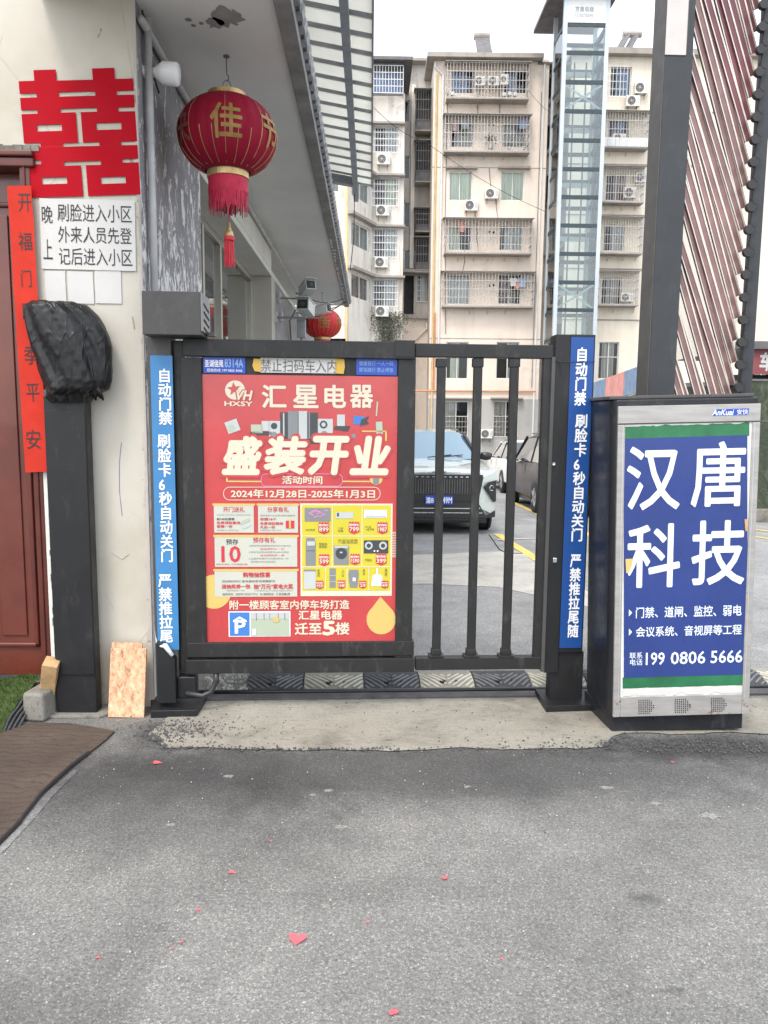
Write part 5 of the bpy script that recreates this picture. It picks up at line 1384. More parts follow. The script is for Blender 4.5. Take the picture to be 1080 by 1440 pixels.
def braces(par, fr, xs, y0, y1):
    for x in xs:
        u, v = fr(x, y0); u2, v2 = fr(x - 2, y1); MB().bar((u, -.5, v), (u, -.02, v2), .03, .03).build('brace', M['iron'], par)
ACP = []
def ac(fr, x0, y0, x1, y1, label, proj=.02, off=0.0):
    a, b, c, d = fr.rect(x0, y0, x1, y1, -.3 - off); w, h = b - a, d - c
    o_ = fr.o + fr.u * ((a + b) / 2) - fr.n * (proj + off) + Vector((0, 0, c))
    t = thing('air_conditioner', label, 'air conditioner', o_, fr.a, 'air conditioner units on the apartment blocks')
    MB().box(-w / 2, w / 2, -.30, -.02, 0, h).build('casing', M['ac'], t, bevel=.012)
    cx = -w * .13; r = min(h * .40, w * .33)
    MB().cyl((cx, -.301, h / 2), r, -.008, 'y', 26).build('fan_opening', M['ac_fan'], t)
    mb = MB()
    for k in range(5):
        rr = r * (k + 1) / 5; mb.tube([(cx + rr * math.cos(t_ * PI / 12), -.314, h / 2 + rr * math.sin(t_ * PI / 12)) for t_ in range(25)], .005, 4, False)
    for k in range(8): mb.bar((cx, -.312, h / 2), (cx + r * math.cos(k * PI / 4), -.312, h / 2 + r * math.sin(k * PI / 4)), .008, .008)
    mb.cyl((cx, -.318, h / 2), r * .22, .01, 'y', 12)
    mb.build('fan_guard', M['iron'], t)
    MB().box(w * .30, w * .46, -.304, -.3, h * .2, h * .8).build('side_grille', M['p_lgrey'], t)
    for sx in (-.32, .32): MB().bar((w * sx, -.32, -.02), (w * sx, 0, -.02), .03, .03).bar((w * sx, -.25, -.02), (w * sx, 0, -.24), .02, .02).build('bracket', M['iron_dark'], t)
    MB().tube([(w * .5, -.15, h * .3), (w * .56, -.1, h * .2), (w * .58, -.03, h * .6), (w * .6, 0, h * 1.1)], .018, 6).build('pipe', M['frame_white'], t, smooth=True)
    return t
def potted(fr, px, py, off, s, label, col='leaf'):
    u, v = fr(px, py, -off); o_ = fr.o + fr.u * u - fr.n * off + Vector((0, 0, v))
    t = thing('potted_plant', label, 'plant', o_, 0, 'potted plants on the caged balconies')
    MB().lathe([(.0, 0), (.09 * s, 0), (.12 * s, .18 * s), (.10 * s, .18 * s)], 12).build('pot', M['p_lgrey'], t)
    mb = MB(); r_ = random.Random(int(px))
    for k in range(70):
        p = Vector((r_.gauss(0, .12), r_.gauss(0, .08), .3 + r_.gauss(0, .10))) * s; a = r_.uniform(0, 6.28); w = .05 * s
        mb.add([p, p + Vector((math.cos(a) * w, math.sin(a) * w * .5, w)), p + Vector((math.cos(a) * w * 1.6, math.sin(a) * w, 0))], [(0, 1, 2)])
    f = mb.build('foliage', M[col], t); f['kind'] = 'stuff'

# ---- main block
YM = 46.0
FM = Fr((P(607, 300, YM).x, YM, 0), -.8)
mbk = thing('apartment_building', 'seven storey cream apartment block with caged balconies in the centre background', 'building', FM.o, FM.a)
rowsM = [(98, 131), (172, 207), (241, 282), (318, 352), (386, 428), (481, 533)]
LW, RW = (632, 664), (704.5, 737)
# (the block leans in the lens: shift x per row to keep the columns vertical)
zb = gz(YM) - .3
col = lambda y: -(y - 262) * .0105 * .5
holes = [(x[0], y[0], x[1], y[1]) for y in rowsM for x in (LW, RW)] + [(628, 564, 663, 612), (698, 564, 733, 617)]
def fix(h, yr=262):     # same world columns on every floor
    a, b, c, d = FM.rect(h[0], yr, h[1], yr + 1); return a, b
aL = fix(LW); aR = fix(RW)
hw_ = []
for y0, y1 in rowsM:
    for (a, b), x in ((aL, LW), (aR, RW)):
        c, d = FM.rect(x[0], y0, x[1], y1)[2:]; hw_.append((a, b, c, d))
for (a, b), x in ((aL, (628, 663)), (aR, (698, 733))): c, d = FM.rect(x[0], 564, x[1], 615)[2:]; hw_.append((a - .08, b + .08, c, d))
A_, B_, C_, D2 = FM.rect(607, 80, 766, 500); A_ = 0.0
zt2 = FM(680, 82)[1]
MB().grid(A_, B_, zb, zt2, hw_, 0, .25).build('wall', M['facade'], mbk)
MB().box(A_ - .001, A_ + .2, .001, 7, zb, zt2).build('left_wall', M['facade_l'], mbk)
MB().box(B_ - .2, B_ + .001, .001, 7, zb, zt2).build('right_wall', M['facade'], mbk)
MB().box(A_ + .3, B_ - .3, .8, .9, zb, zt2).build('interior', M['room'], mbk)
rfa = FM.rect(601, 74, 765, 80.5, -.5)
MB().box(rfa[0], rfa[1], -.55, 7.2, rfa[2], rfa[3]).build('roof', M['ledge'], mbk)
for k, x in enumerate((676, 684)):      # solar water heaters
    u, v = FM(x, 74, 2.0); MB().bar((u, 1.2, v - .5), (u, 3.0, v + 1.35), .55, .06).build('solar_heater', M['iron_dark'], mbk)
    MB().cyl((u - .3, 3.0, v + 1.35), .2, .6, 'x', 12).build('water_tank', M['ledge'], mbk)
class Off:      # a frame adaptor that forces window columns
    pass
def mwin(i, side, **k):
    a, b, c, d = hw_[i * 2 + side]
    class F2:
        def rect(s, *q): return a, b, c, d
    window(mbk, F2(), 0, 0, 0, 0, **k)
spec = [(('curtain_blue', (0, .7)), ('curtain_blue', (.2, .6))), (('curtain_grey', (.2, 1)), ('curtain_grey', (.1, .9))), (('curtain_green', (0, 1)), ('curtain_green', (0, 1))),
        (('curtain_green', (0, .5)), ('curtain_white', (.2, 1))), (('curtain_white', (0, 1)), ('curtain_brown', (.1, .8))), (('curtain_green', (.2, .6)), ('curtain_white', (.5, .9)))]
for i, (l, r_) in enumerate(spec):
    mwin(i, 0, cur=l[0], cover=l[1], mull=(.5,) if i != 2 else (.45,)); mwin(i, 1, cur=r_[0], cover=r_[1], mull=(.5,))
for s_ in (0, 1):
    mwin(6, s_, cur='curtain_grey', cover=(0, .5), mull=(.5,), tr=.42)
cages = [(629, 88, 744, 137, .7, 26, 4), (626, 162, 745, 212, .7, 26, 4), (626, 308, 748, 355, .7, 26, 4), (623, 383, 751, 430, .65, 28, 4)]
for x0, y0, x1, y1, pj, nb, nh in cages:
    cage(mbk, FM, x0, y0, x1, y1, pj, nb, nh)
for y0, y1, xs in ((140, 152, (633, 671, 704, 739)), (214, 225, (652, 680, 707)), (357, 368, (644, 666, 686, 709, 729)), (432, 442, (660, 685, 710))): braces(mbk, FM, xs, y0, y1)
for x0, x1 in ((627, 671), (700, 745)):
    a, b, c, d = FM.rect(x0, 236, x1, 238.5); MB().box(a, b, -.32, 0, c, d).build('window_hood', M['ledge'], mbk)
for h, nm in ((hw_[12], 0), (hw_[13], 1)):
    mb = MB(); a, b, c, d = h; z1 = d - (d - c) * .42
    for k in range(9): x = a + (b - a) * k / 8; mb.box(x - .01, x + .01, -.05, -.03, c, z1)
    for k in range(5): z = c + (z1 - c) * k / 4; mb.box(a, b, -.055, -.05, z - .012, z + .012)
    o_ = mb.build('window_grille', M['iron'], mbk); o_['kind'] = 'stuff'
    MB().box(a - .2, b + .2, -.4, 0, d + .12, d + .2).build('window_hood', M['ledge'], mbk)
a, b, c, d = FM.rect(610, 561, 764, 640)
gh = [(h[0], h[1], h[2], h[3]) for h in hw_[12:]]
MB().grid(A_ - .02, B_ + .02, zb, d, gh, -.03, .03).build('grey_base', M['facade_grey'], mbk)
# pipes down the facade
def fpipe(par, fr, pts, r, m, off=-.08, nm='downpipe'):
    q = []
    for x, y in pts: u, v = fr(x, y, off); q.append((u, off, v))
    return MB().tube(q, r, 8).build(nm, M[m], par, smooth=True)
u0 = FM(612, 260)[0]; u1 = FM(620.5, 260)[0]
zz_ = lambda y: FM(615, y)[1]
MB().tube([(u0, -.08, zz_(105)), (u0, -.08, zb)], .055, 8).build('downpipe', M['pvc_yel'], mbk)
MB().tube([(u0 - .1, -.08, zz_(88)), (u0 - .1, -.08, zz_(95)), (u1, -.08, zz_(107)), (u1, -.08, zb)], .06, 8).build('downpipe', M['frame_white'], mbk)
u2 = FM(759, 300)[0]; MB().tube([(u2, -.06, zt2 - .3), (u2, -.06, zb)], .05, 8).build('downpipe', M['frame_white'], mbk)
MB().tube([(A_ - 2.2, -.1, zz_(550)), (B_ - .2, -.1, zz_(549))], .05, 8).build('gas_pipe', M['pvc_or'], mbk)
MB().tube([(u0 + .12, -.07, zz_(440)), (u0 + .12, -.07, zz_(550))], .04, 8).build('gas_pipe', M['pvc_or'], mbk)
for y in (235.5, 476): a, b, c, d = FM.rect(622, y, 765, y + .8); MB().box(0, B_, -.02, 0, c, d).build('band_course', M['ledge'], mbk)
ac(FM, 668.5, 107, 682, 120, 'left air conditioner of three inside the top caged balcony', off=.2)
ac(FM, 687, 107, 702, 120, 'middle air conditioner of three inside the top caged balcony', off=.2)
ac(FM, 704, 104, 715, 119, 'right air conditioner of three inside the top caged balcony', off=.2)
ac(FM, 682, 264.5, 701, 279, 'upper of two air conditioners between the uncaged curtained windows')
ac(FM, 653.5, 281, 672, 296, 'lower of two air conditioners between the uncaged curtained windows')
ac(FM, 676, 603.5, 692.5, 616.5, 'air conditioner low on the grey base wall, seen between the gate bars', off=.03)
potted(FM, 690, 209, .4, 1.5, 'largest potted plant on the second caged balcony from the top'); potted(FM, 716, 210, .4, .8, 'small potted plant right of the largest one'); potted(FM, 737, 210, .4, .9, 'potted plant at the right end of the second caged balcony')
for i, (x, y, w) in enumerate(((634, 134, 5), (706, 135, 5), (714, 134, 5), (722, 135, 5))):
    a, b, c, d = FM.rect(x, y - 6, x + w, y - 1, -.45); o_ = MB().box(0, b - a, 0, .3, 0, d - c).build('storage_box', M['frame_white'], None, bevel=.01); o_.location = FM.o + FM.u * a - FM.n * .55 + Vector((0, 0, FM(x, y - .5, -.55)[1])); o_.rotation_euler.z = FM.a
    tag(o_, ('white box at the left end of the top caged balcony', 'white box under the right air conditioner on the top balcony', 'middle white box on the right of the top balcony', 'rightmost white box on the top caged balcony')[i], 'box')

rnd = random.Random(31)
for i, (x, y0_, y1_) in enumerate(((672, 118, 160), (699, 120, 165), (690, 262, 236), (671, 290, 330), (700, 272, 310), (655, 352, 384), (757, 130, 545), (627, 130, 470), (675, 352, 330))):
    u = FM(x, 262)[0]; za, zb_ = FM(x, y0_)[1], FM(x, y1_)[1]
    MB().tube([(u, -.04, za), (u + rnd.uniform(-.1, .1), -.05, (za + zb_) / 2), (u + rnd.uniform(-.15, .15), -.04, zb_)], .014, 5).build('loose_cable', M['wire'], mbk)
for i, (x, y) in enumerate(((688, 175), (694, 176), (688, 326), (694, 327), (688, 402), (694, 401))):
    u, v = FM(x, y); MB().cyl((u, -.03, v), .06, .031, 'y', 10).build('vent_hole', M['room'], mbk)
cl = [('curtain_blue', .5, .5), ('tin_red', .34, .55), ('frame_white', .4, .45), ('curtain_brown', .36, .6), ('p_grey', .5, .5)]
for i, (x, y, off) in enumerate(((735, 391, .4), (728, 392, .35), (722, 391, .4), (640, 168, .4), (655, 168, .42), (735, 168, .35), (650, 312, .4))):
    m_, w_, h_ = cl[i % 5]; u, v = FM(x, y, -off); o_ = MB().prism([(-w_ / 2, 0), (-w_ / 2 * .5, .03), (0, -.03), (w_ / 2 * .5, .03), (w_ / 2, 0), (w_ * .62, -.2), (w_ * .4, -.22), (w_ * .38, -h_), (-w_ * .38, -h_), (-w_ * .4, -.22), (-w_ * .62, -.2)], 0, .05).build('hanging_garment', M[m_])
    o_.location = FM.o + FM.u * u - FM.n * off + Vector((0, 0, v)); o_.rotation_euler.z = FM.a
    tag(o_, ('dark blue garment hanging in the lowest caged balcony, rightmost', 'faded red garment hanging in the lowest caged balcony', 'white garment hanging in the lowest caged balcony', 'brown garment hanging left in the second balcony from the top', 'grey garment hanging in the second balcony from the top', 'blue garment hanging right in the second balcony from the top', 'red garment hanging left in the fourth floor cage')[i], 'garment', 'washing hung in the caged balconies')
# ---- recess and left wing
FR_ = Fr((P(607, 300, 48.6).x, 48.6, 0), 0)
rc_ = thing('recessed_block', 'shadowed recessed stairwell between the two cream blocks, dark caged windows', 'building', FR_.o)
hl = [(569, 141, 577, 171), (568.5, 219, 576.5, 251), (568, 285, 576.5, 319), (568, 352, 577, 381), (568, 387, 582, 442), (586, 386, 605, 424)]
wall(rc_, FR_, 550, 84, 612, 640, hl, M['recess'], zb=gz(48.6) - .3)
for h in hl[:4]: window(rc_, FR_, *h, cur=None, mull=(), fm='frame_alu', fw=.04)
window(rc_, FR_, *hl[5], cur='curtain_white', cover=(.25, .75)); wgrille(rc_, FR_, 585, 386, 606, 424, 7, 5)
MB().box(*FR_.rect(568, 82, 612, 86, -.5)[:2], -.6, 2, *FR_.rect(568, 82, 612, 86, -.5)[2:]).build('roof', M['ledge'], rc_)
a, b, c, d = FR_.rect(577.5, 120, 583, 378, -.15); MB().box(a, b, -.3, 0, c, d).build('pier', M['facade_l'], rc_)
for (y0, y1) in ((126, 182), (198, 254), (293, 324), (334, 381)):
    a, b, c, d = FR_.rect(585, y0, 606, y1, -.9)
    MB().box(a + .04, b, -.86, -.02, c, c + (d - c) * .25).build('balcony_front', M['iron_dark'], rc_)
    MB().box(a + .08, b, -.5, -.02, c + (d - c) * .25, d - .1).build('window', M['room'], rc_)
    cage(rc_, FR_, 585, y0, 606, y1, .9, 6, 4, 'iron_dark', .016)
for y in (381, 446):
    a, b, c, d = FR_.rect(565, y - 2, 612, y + 2, -.8); MB().box(a, b, -.9, 0, c, d).build('ledge', M['ledge'], rc_)
MB().box(*FR_.rect(565, 448, 612, 450, -.6)[:2], -.6, -.001, gz(48) - .3, FR_(590, 446, -.6)[1]).build('lower_wall', M['facade'], rc_)
fpipe(rc_, FR_, [(600, 452), (600, 462), (585, 477), (572, 490)], .05, 'facade_l', -.7)

FC2 = Fr((P(519, 300, 45.0).x, 45.0, 0), 0)
wg = thing('wing_building', 'pale stained left wing with angled bay windows and air conditioners', 'building', FC2.o)
hc = [(524, 178, 558, 215), (525, 250, 558, 290), (526, 322, 558, 362), (526, 393, 558, 431)]
cx0, cx1 = FC2.rect(525, 300, 558.5, 301)[:2]
hcw = [(cx0, cx1) + FC2.rect(*h)[2:] for h in hc]
a0, b0 = FC2.rect(519, 300, 567.5, 301)[:2]; zt3 = FC2(545, 131)[1]; zbw = gz(45) - .3
MB().grid(a0, b0, zbw, zt3, hcw, 0, .2).build('wall', M['facade_l'], wg)
MB().box(b0 - .15, b0 + .002, .002, 4, zbw, zt3).build('side_wall', M['recess'], wg)
MB().box(a0 + .2, b0 - .2, .5, .6, zbw, zt3).build('interior', M['room'], wg)
for i, h in enumerate(hcw):
    class F3:
        def rect(s, *q): return h
    window(wg, F3(), 0, 0, 0, 0, cur=('curtain_white', 'curtain_green', 'curtain_white', 'curtain_white')[i], cover=(.45, 1), mull=(.5,))
    mb = MB(); a, b, c, d = h; a -= .08; b += .08
    for k in range(11): x = a + (b - a) * k / 10; mb.box(x - .012, x + .012, -.14, -.11, c - .05, d + .05)
    for k in range(5): z = c + (d - c) * k / 4; mb.box(a, b, -.15, -.14, z - .02, z + .02)
    o_ = mb.build('window_grille', M['iron_white'], wg); o_['kind'] = 'stuff'
for y in (172.5, 245.5, 317.5, 389):
    a, b, c, d = FC2.rect(519, y - 1.6, 567, y + 1.2, -.35); MB().box(a, b + .1, -.42, 0, c, d).build('ledge', M['ledge'], wg)
for i, (x, y) in enumerate(((530, 216), (529, 288), (527, 361), (528, 430))):
    ac(FC2, x, y, x + 18.5, y + 15, ('air conditioner on the left wing under its highest grilled window', 'air conditioner on the left wing under the second grilled window from the top', 'air conditioner on the left wing under the third grilled window from the top', 'air conditioner on the left wing just above the dark creeper')[i], off=.05)
# top glazed cage of the wing
a, b, c, d = FC2.rect(505, 92, 567, 131, -.5)
MB().box(a, b, -.5, -.45, c - .12, c).build('cage_frame', M['iron_dark'], wg); MB().box(a, b - .0, -.5, -.45, d, d + .14).build('cage_frame', M['iron_dark'], wg)
cage(wg, FC2, 505, 92, 567, 130.5, .55, 15, 4, 'iron_white', .014, shelf=False, roof=False)
MB().box(a, b, .2, .25, c, d).build('blue_glazing', M['curtain_blue'], wg)
MB().box(a - .6, b + .5, -.9, 5, d + .15, d + .32).build('roof', M['iron_dark'], wg)
MB().box(b - .02, b + .03, -.45, 3, c, d).build('side_glazing', M['curtain_grey'], wg)
# angled bay
pB0, pB1 = P(490, 350, 42.2), P(523, 350, 44.9)
angB = math.degrees(math.atan2(pB1.y - pB0.y, pB1.x - pB0.x))
FBy = Fr((pB0.x, pB0.y, 0), angB); LB = (Vector((pB1.x, pB1.y)) - Vector((pB0.x, pB0.y))).length
by = bpy.data.objects.new('bay', None); COL.objects.link(by); by.parent = wg
by.location = FBy.o - FC2.o; by.rotation_euler.z = FBy.a - FC2.a
zs = [(251, 281), (315, 349), (387, 421)]
hb_ = [(LB * .12, LB * .93, FBy(506, y1)[1], FBy(506, y0)[1]) for y0, y1 in zs]
ztb = FBy(506, 150)[1]
MB().grid(0, LB, gz(43) - .3, ztb, hb_, 0, .15).build('bay_wall', M['facade_l'], by)
MB().box(0.05, LB - .1, .5, .55, zbw, ztb).build('bay_interior', M['room'], by)
for i, h in enumerate(hb_):
    class F4:
        def rect(s, *q): return h
    window(by, F4(), 0, 0, 0, 0, cur=('curtain_grey', 'curtain_grey', 'curtain_brown')[i], mull=(.5,), fw=.07)
for y in (230, 304, 379):
    z = FBy(500, y)[1]; MB().box(-.15, LB + .5, -.35, 0, z - .1, z + .05).build('ledge', M['ledge'], by)
# flat section at the left
FA = Fr((P(430, 350, 42.2).x, 42.2, 0), 0)
fa = bpy.data.objects.new('left_section', None); COL.objects.link(fa); fa.parent = wg; fa.location = FA.o - FC2.o
ha = [(458, 246, 477, 270), (460, 310, 477, 346), (462, 380, 478, 414), (455, 476, 500, 500)]
wall(fa, FA, 380, 150, 490, 640, ha, M['facade_l'], zb=gz(42) - .3)
for h in ha[:3]: window(fa, FA, *h, cur='curtain_grey', mull=(.5,), fw=.06)
fpipe(fa, FA, [(487.5, 225), (487.5, 480), (488, 560)], .06, 'pvc_yel', -.1)
MB().box(0, FA(490, 350)[0], 6, 6.1, 0, .1).build('footing', M['recess'], fa)
# creeper stains / plant under the lowest unit
u0_, v0_ = FC2(546, 455); mb = MB(); r_ = random.Random(2)
for k in range(2200):
    t = r_.random() ** 1.3; w = (1 - t) * .95 + .45
    p = Vector((r_.gauss(0, .42) * w, -.15 - r_.random() * .2, (v0_ + .55) - t * 2.4 + r_.gauss(0, .1))); a = r_.uniform(0, 6.28); s_ = r_.uniform(.03, .09)
    mb.add([(p.x + u0_, p.y, p.z), (p.x + u0_ + s_ * math.cos(a), p.y - .02, p.z + s_ * math.sin(a)), (p.x + u0_ + s_ * math.cos(a + 1.3), p.y, p.z + s_ * math.sin(a + 1.3))], [(0, 1, 2)])
for k in range(26):
    a = r_.uniform(-2.6, 2.6); x = u0_ + r_.gauss(0, .3); mb.tube([(x, -.1, v0_ + .4), (x + a * .12, -.14, v0_ - .3), (x + a * .2, -.12, v0_ - 1.2 - r_.random())], .008, 3)
o_ = mb.build('creeper', M['leaf']); o_.location = FC2.o; tag(o_, 'dark dry creeper hanging below the lowest air conditioner of the left wing', 'plant', kind='stuff')

# ---- stair block between main block and lift
FS = Fr((P(760, 300, 48.0).x, 48.0, 0), 0)
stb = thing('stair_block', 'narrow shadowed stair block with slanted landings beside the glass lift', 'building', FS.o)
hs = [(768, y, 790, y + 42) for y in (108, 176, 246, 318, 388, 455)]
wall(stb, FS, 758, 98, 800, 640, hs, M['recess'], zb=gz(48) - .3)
for i, h in enumerate(hs):
    a, b, c, d = FS.rect(*h)
    MB().bar((a, -.6, c + .1), (b, -.2, c + 1.0), .12, .14).build('landing_rail', M['iron_dark'], stb)
    MB().hexa([(a - .1, -.9, c - .2), (b, -.9, c + .5), (b, 0, c + .5), (a - .1, 0, c - .2)], [(a - .1, -.9, c - .02), (b, -.9, c + .68), (b, 0, c + .68), (a - .1, 0, c - .02)]).build('stair_slab', M['ledge'], stb)
a, b, c, d = FS.rect(753, 86, 800, 98, -1.5)
MB().hexa([(a, -2.2, c), (b, -2.2, c), (b, 2, d + .4), (a + .6, 2, d + .4)], [(a, -2.2, c + .12), (b, -2.2, c + .12), (b, 2, d + .52), (a + .6, 2, d + .52)]).build('roof', M['iron_dark'], stb)

# ---- right block
YR = 46.6
FRB = Fr((P(796, 300, YR).x, YR, 0), 0)
rb = thing('right_building', 'yellowish apartment block on the right behind the glass lift and the boom', 'building', FRB.o)
wr_ = FRB.rect(852, 262, 881, 263)[:2]
hr = [(853, 94, 881, 135), (852, 168, 880, 193), (849, 245, 878, 282), (846, 316, 875, 353), (844, 390, 872, 428), (842, 481, 871, 533)]
hrw = [wr_ + FRB.rect(*h)[2:] for h in hr]
wr2 = FRB.rect(1075, 262, 1104, 263)[:2]
hrw2 = [wr2 + h[2:] for h in hrw]
a, b = 0, FRB.rect(1300, 262, 1301, 263)[0]; zt4 = FRB(880, 80)[1]; zb4 = gz(YR) - .3
MB().grid(a, b, zb4, zt4, hrw + hrw2, 0, .2).build('wall', M['facade_r'], rb)
MB().box(a + .2, b - .2, .6, .7, zb4, zt4).build('interior', M['room'], rb)
MB().box(a - .1, b, -.45, 6, zt4, zt4 + .32).build('roof', M['ledge'], rb)
for i, h in enumerate(hrw + hrw2):
    class F5:
        def rect(s, *q): return h
    window(rb, F5(), 0, 0, 0, 0, cur=('curtain_blue', 'curtain_blue', 'curtain_brown', 'curtain_white', 'curtain_grey', 'curtain_grey')[i % 6], cover=((.3, 1), (.3, .8), (.4, 1), (.4, 1), (.3, .9), (.2, .8))[i % 6], tr=.4 if i % 6 == 5 else None)
wgrille(rb, FRB, 852, 93, 882, 136, 6, 4, off=-.1)
for x0, y0, x1, y1 in ((845, 157, 913, 206), (845, 235, 906, 283), (844, 306, 904, 355), (843, 382, 898, 428)):
    cage(rb, FRB, x0, y0, x1, y1, .65, 17, 4)
for x0, y0, x1, y1 in ((845, 194, 913, 206),):
    a, b, c, d = FRB.rect(x0, y0, x1, y1, -.7); mb = MB()
    for k in range(26): x = a + (b - a) * k / 25; mb.box(x - .03, x + .03, -.72, -.69, c, d)
    o_ = mb.build('parapet_bars', M['iron_white'], rb); o_['kind'] = 'stuff'
    MB().box(a, b, -.69, -.66, c, d).build('parapet', M['curtain_white'], rb)
for y0, y1, xs in ((208, 220, (857, 880)), (285, 296, (852, 874, 893)), (357, 367, (854, 875, 893)), (430, 440, (862, 890))): braces(rb, FRB, xs, y0, y1)
for y in (158, 233.5, 304.5, 380, 451.5): a, b, c, d = FRB.rect(800, y - .6, 1200, y + .6); MB().box(0, b + 8, -.06, 0, c, d).build('band_course', M['ledge'], rb)
for k, x in enumerate((877, 889)):
    u, v = FRB(x, 75, 2.0); MB().bar((u - .5, 1.2, v - .1), (u + .25, 2.2, v + 1.15), .45, .06).build('solar_heater', M['iron_dark'], rb)
    MB().cyl((u, 2.3, v + 1.2), .18, .6, 'x', 12).build('water_tank', M['ledge'], rb)
ac(FRB, 893, 115, 911, 131, 'upper of two air conditioners right of the glass lift at the top floor'); ac(FRB, 881, 134, 900, 149, 'lower of two air conditioners right of the glass lift at the top floor')
ac(FRB, 862, 188, 880, 200, 'air conditioner behind the white parapet balcony right of the lift', off=.1)
ac(FRB, 894, 243, 909, 256, 'upper air conditioner in the caged balcony below the white parapet', off=.1); ac(FRB, 878, 263, 895, 278, 'lower air conditioner in the caged balcony below the white parapet', off=.1)
ac(FRB, 873, 412, 890, 424, 'air conditioner in the lowest caged balcony right of the lift', off=.1)

# ---- glass lift tower
YE = 41.0
FE = Fr((P(789, 136, YE).x, YE, 0), 0)
el_ = thing('lift_tower', 'tall glazed steel lift tower standing against the apartment block', 'lift tower', FE.o)
a, b = FE.rect(789, 136, 853, 137)[:2]; ztE = FE(820, -6)[1]; zbE = gz(YE) - .1; dE = 2.3; cw = .20
for x in (a, b - cw):
    for y in (0, dE - cw): MB().box(x, x + cw, y, y + cw, zbE, ztE).build('column', M['gold_col'], el_)
lv = [FE(820, y)[1] for y in (34, 73.5, 115, 156, 197, 237.5, 277, 317, 357, 397, 436, 476, 516, 556, 596)]
lv = [z for z in lv if z > zbE] + [zbE + .1]
for z in lv:
    h = .095
    MB().box(a + cw, b - cw, .03, .15, z - h, z + h).build('beam', M['shaft_beam'], el_); MB().box(a + cw, b - cw, dE - .15, dE - .03, z - h, z + h).build('beam', M['shaft_beam'], el_)
    for x in (a + .03, b - .15): MB().box(x, x + .12, cw, dE - cw, z - h, z + h).build('beam', M['shaft_beam'], el_)
for i in range(len(lv) - 1):
    z0, z1 = lv[i + 1] + .09, lv[i] - .09
    MB().box(a + cw + .02, b - cw - .02, .05, .062, z0, z1).build('glass_panel', M['glass_shaft'], el_)
    MB().box(a + .05, a + .062, cw + .02, dE - cw - .02, z0, z1).build('glass_panel', M['glass_shaft'], el_)
    MB().box(b - .062, b - .05, cw + .02, dE - cw - .02, z0, z1).build('glass_panel', M['glass_shaft'], el_)
    if i in (2, 9):
        MB().bar((a + cw, .10, z0), (b - cw, .10, z1), .09, .02, (0, 1, 0)).bar((a + cw, .13, z1), (b - cw, .13, z0), .09, .02, (0, 1, 0)).build('cross_brace', M['gold_col'], el_)
MB().box(a + cw, b - cw, .01, .08, lv[0] + .08, ztE).build('header_panel', M['frame_white'], el_)
for x in (a + .9, b - .8): MB().box(x, x + .07, 1.2, 1.27, zbE, ztE - 2.6).build('guide_rail', M['iron_dark'], el_)
for i in range(1, len(lv) - 1, 2): MB().box(a + .5, b - .3, dE - .35, dE - .2, lv[i] - .35, lv[i] - .12).build('door_header', M['frame_white'], el_)
MB().box(a - .75, b + .35, -.3, dE + 1.6, ztE, ztE + .18).build('roof', M['iron_dark'], el_)
shE = Sheet(el_, FE, .005)
def bigtext(s, x0, y0, x1, y1): 
    q = FE.rect(x0, y0, x1, y1); text(el_, s, q, .005, M['p_grey'], .02)
bigtext('京奥电梯', 809, 9, 835, 17); bigtext('15730730595', 809, 19, 834, 24)

# ---- wires across the yard
def wire(name, label, pts, r=.012, Y=43):
    q = []
    for i in range(len(pts) - 1):
        A, B = P(pts[i][0], pts[i][1], pts[i][2]), P(pts[i + 1][0], pts[i + 1][1], pts[i + 1][2])
        for k in range(8): t = k / 8; q.append(A.lerp(B, t) - Vector((0, 0, .25 * math.sin(PI * t))))
    q.append(B); return tag(MB().tube(q, r, 4).build(name, M['wire']), label, 'cable')
wire('power_cable', 'long thin cable slanting across the front of the cream apartment block', [(520, 146, 38), (600, 201, 41), (768, 298, 45)], .014)
wire('power_cable', 'thin cable from the cream block towards the lift tower', [(744, 128, 45), (790, 165, 43.5), (800, 300, 43)], .010)

# ================================================================== RIGHT EDGE OF THE YARD
cpA, cpB = P(832, 552, 30), P(905, 531, 22)
angC = math.degrees(math.atan2(cpB.y - cpA.y, cpB.x - cpA.x)); FK = Fr((cpA.x, cpA.y, 0), angC)
cp = thing('carport_roof', 'carport roof edge clad with faded blue sheets and a faded red banner', 'carport', FK.o, FK.a)
def kq(x0, x1, m, nm, off=0):
    q = []
    for x, yy in ((x0, 0), (x1, 0)):
        top = 539 - .365 * (x - 832); bot = 571 - .30 * (x - 832)
        u, v1 = FK(x, bot, off); _, v2 = FK(x, top, off); q.append((u, v1, v2))
    (u0, c0_, d0), (u1, c1, d1) = q
    MB().hexa([(u0, off, c0_), (u1, off, c1), (u1, off + .06, c1), (u0, off + .06, c0_)], [(u0, off, d0), (u1, off, d1), (u1, off + .06, d1), (u0, off + .06, d0)]).build(nm, m, cp)
kq(820, 850, M['tin'], 'roof_sheet'); kq(850.5, 875.5, M['tin_red'], 'banner', -.02); kq(876, 935, M['tin'], 'roof_sheet')
u1 = FK(935, 500)[0]; uA, vA = FK(820, 580); uB, vB = FK(935, 545)
MB().hexa([(uA, .07, vA + .0), (uB, .07, vB), (uB, 4, vB + .2), (uA, 4, vA + .2)], [(uA, .07, vA + .1), (uB, .07, vB + .1), (uB, 4, vB + .3), (uA, 4, vA + .3)]).build('roof_underside', M['iron_dark'], cp)
for x in (822, 933):
    u, v = FK(x, 560); MB().box(u - .05, u + .05, .1, .2, gz(26), v).build('support_post', M['iron_dark'], cp)
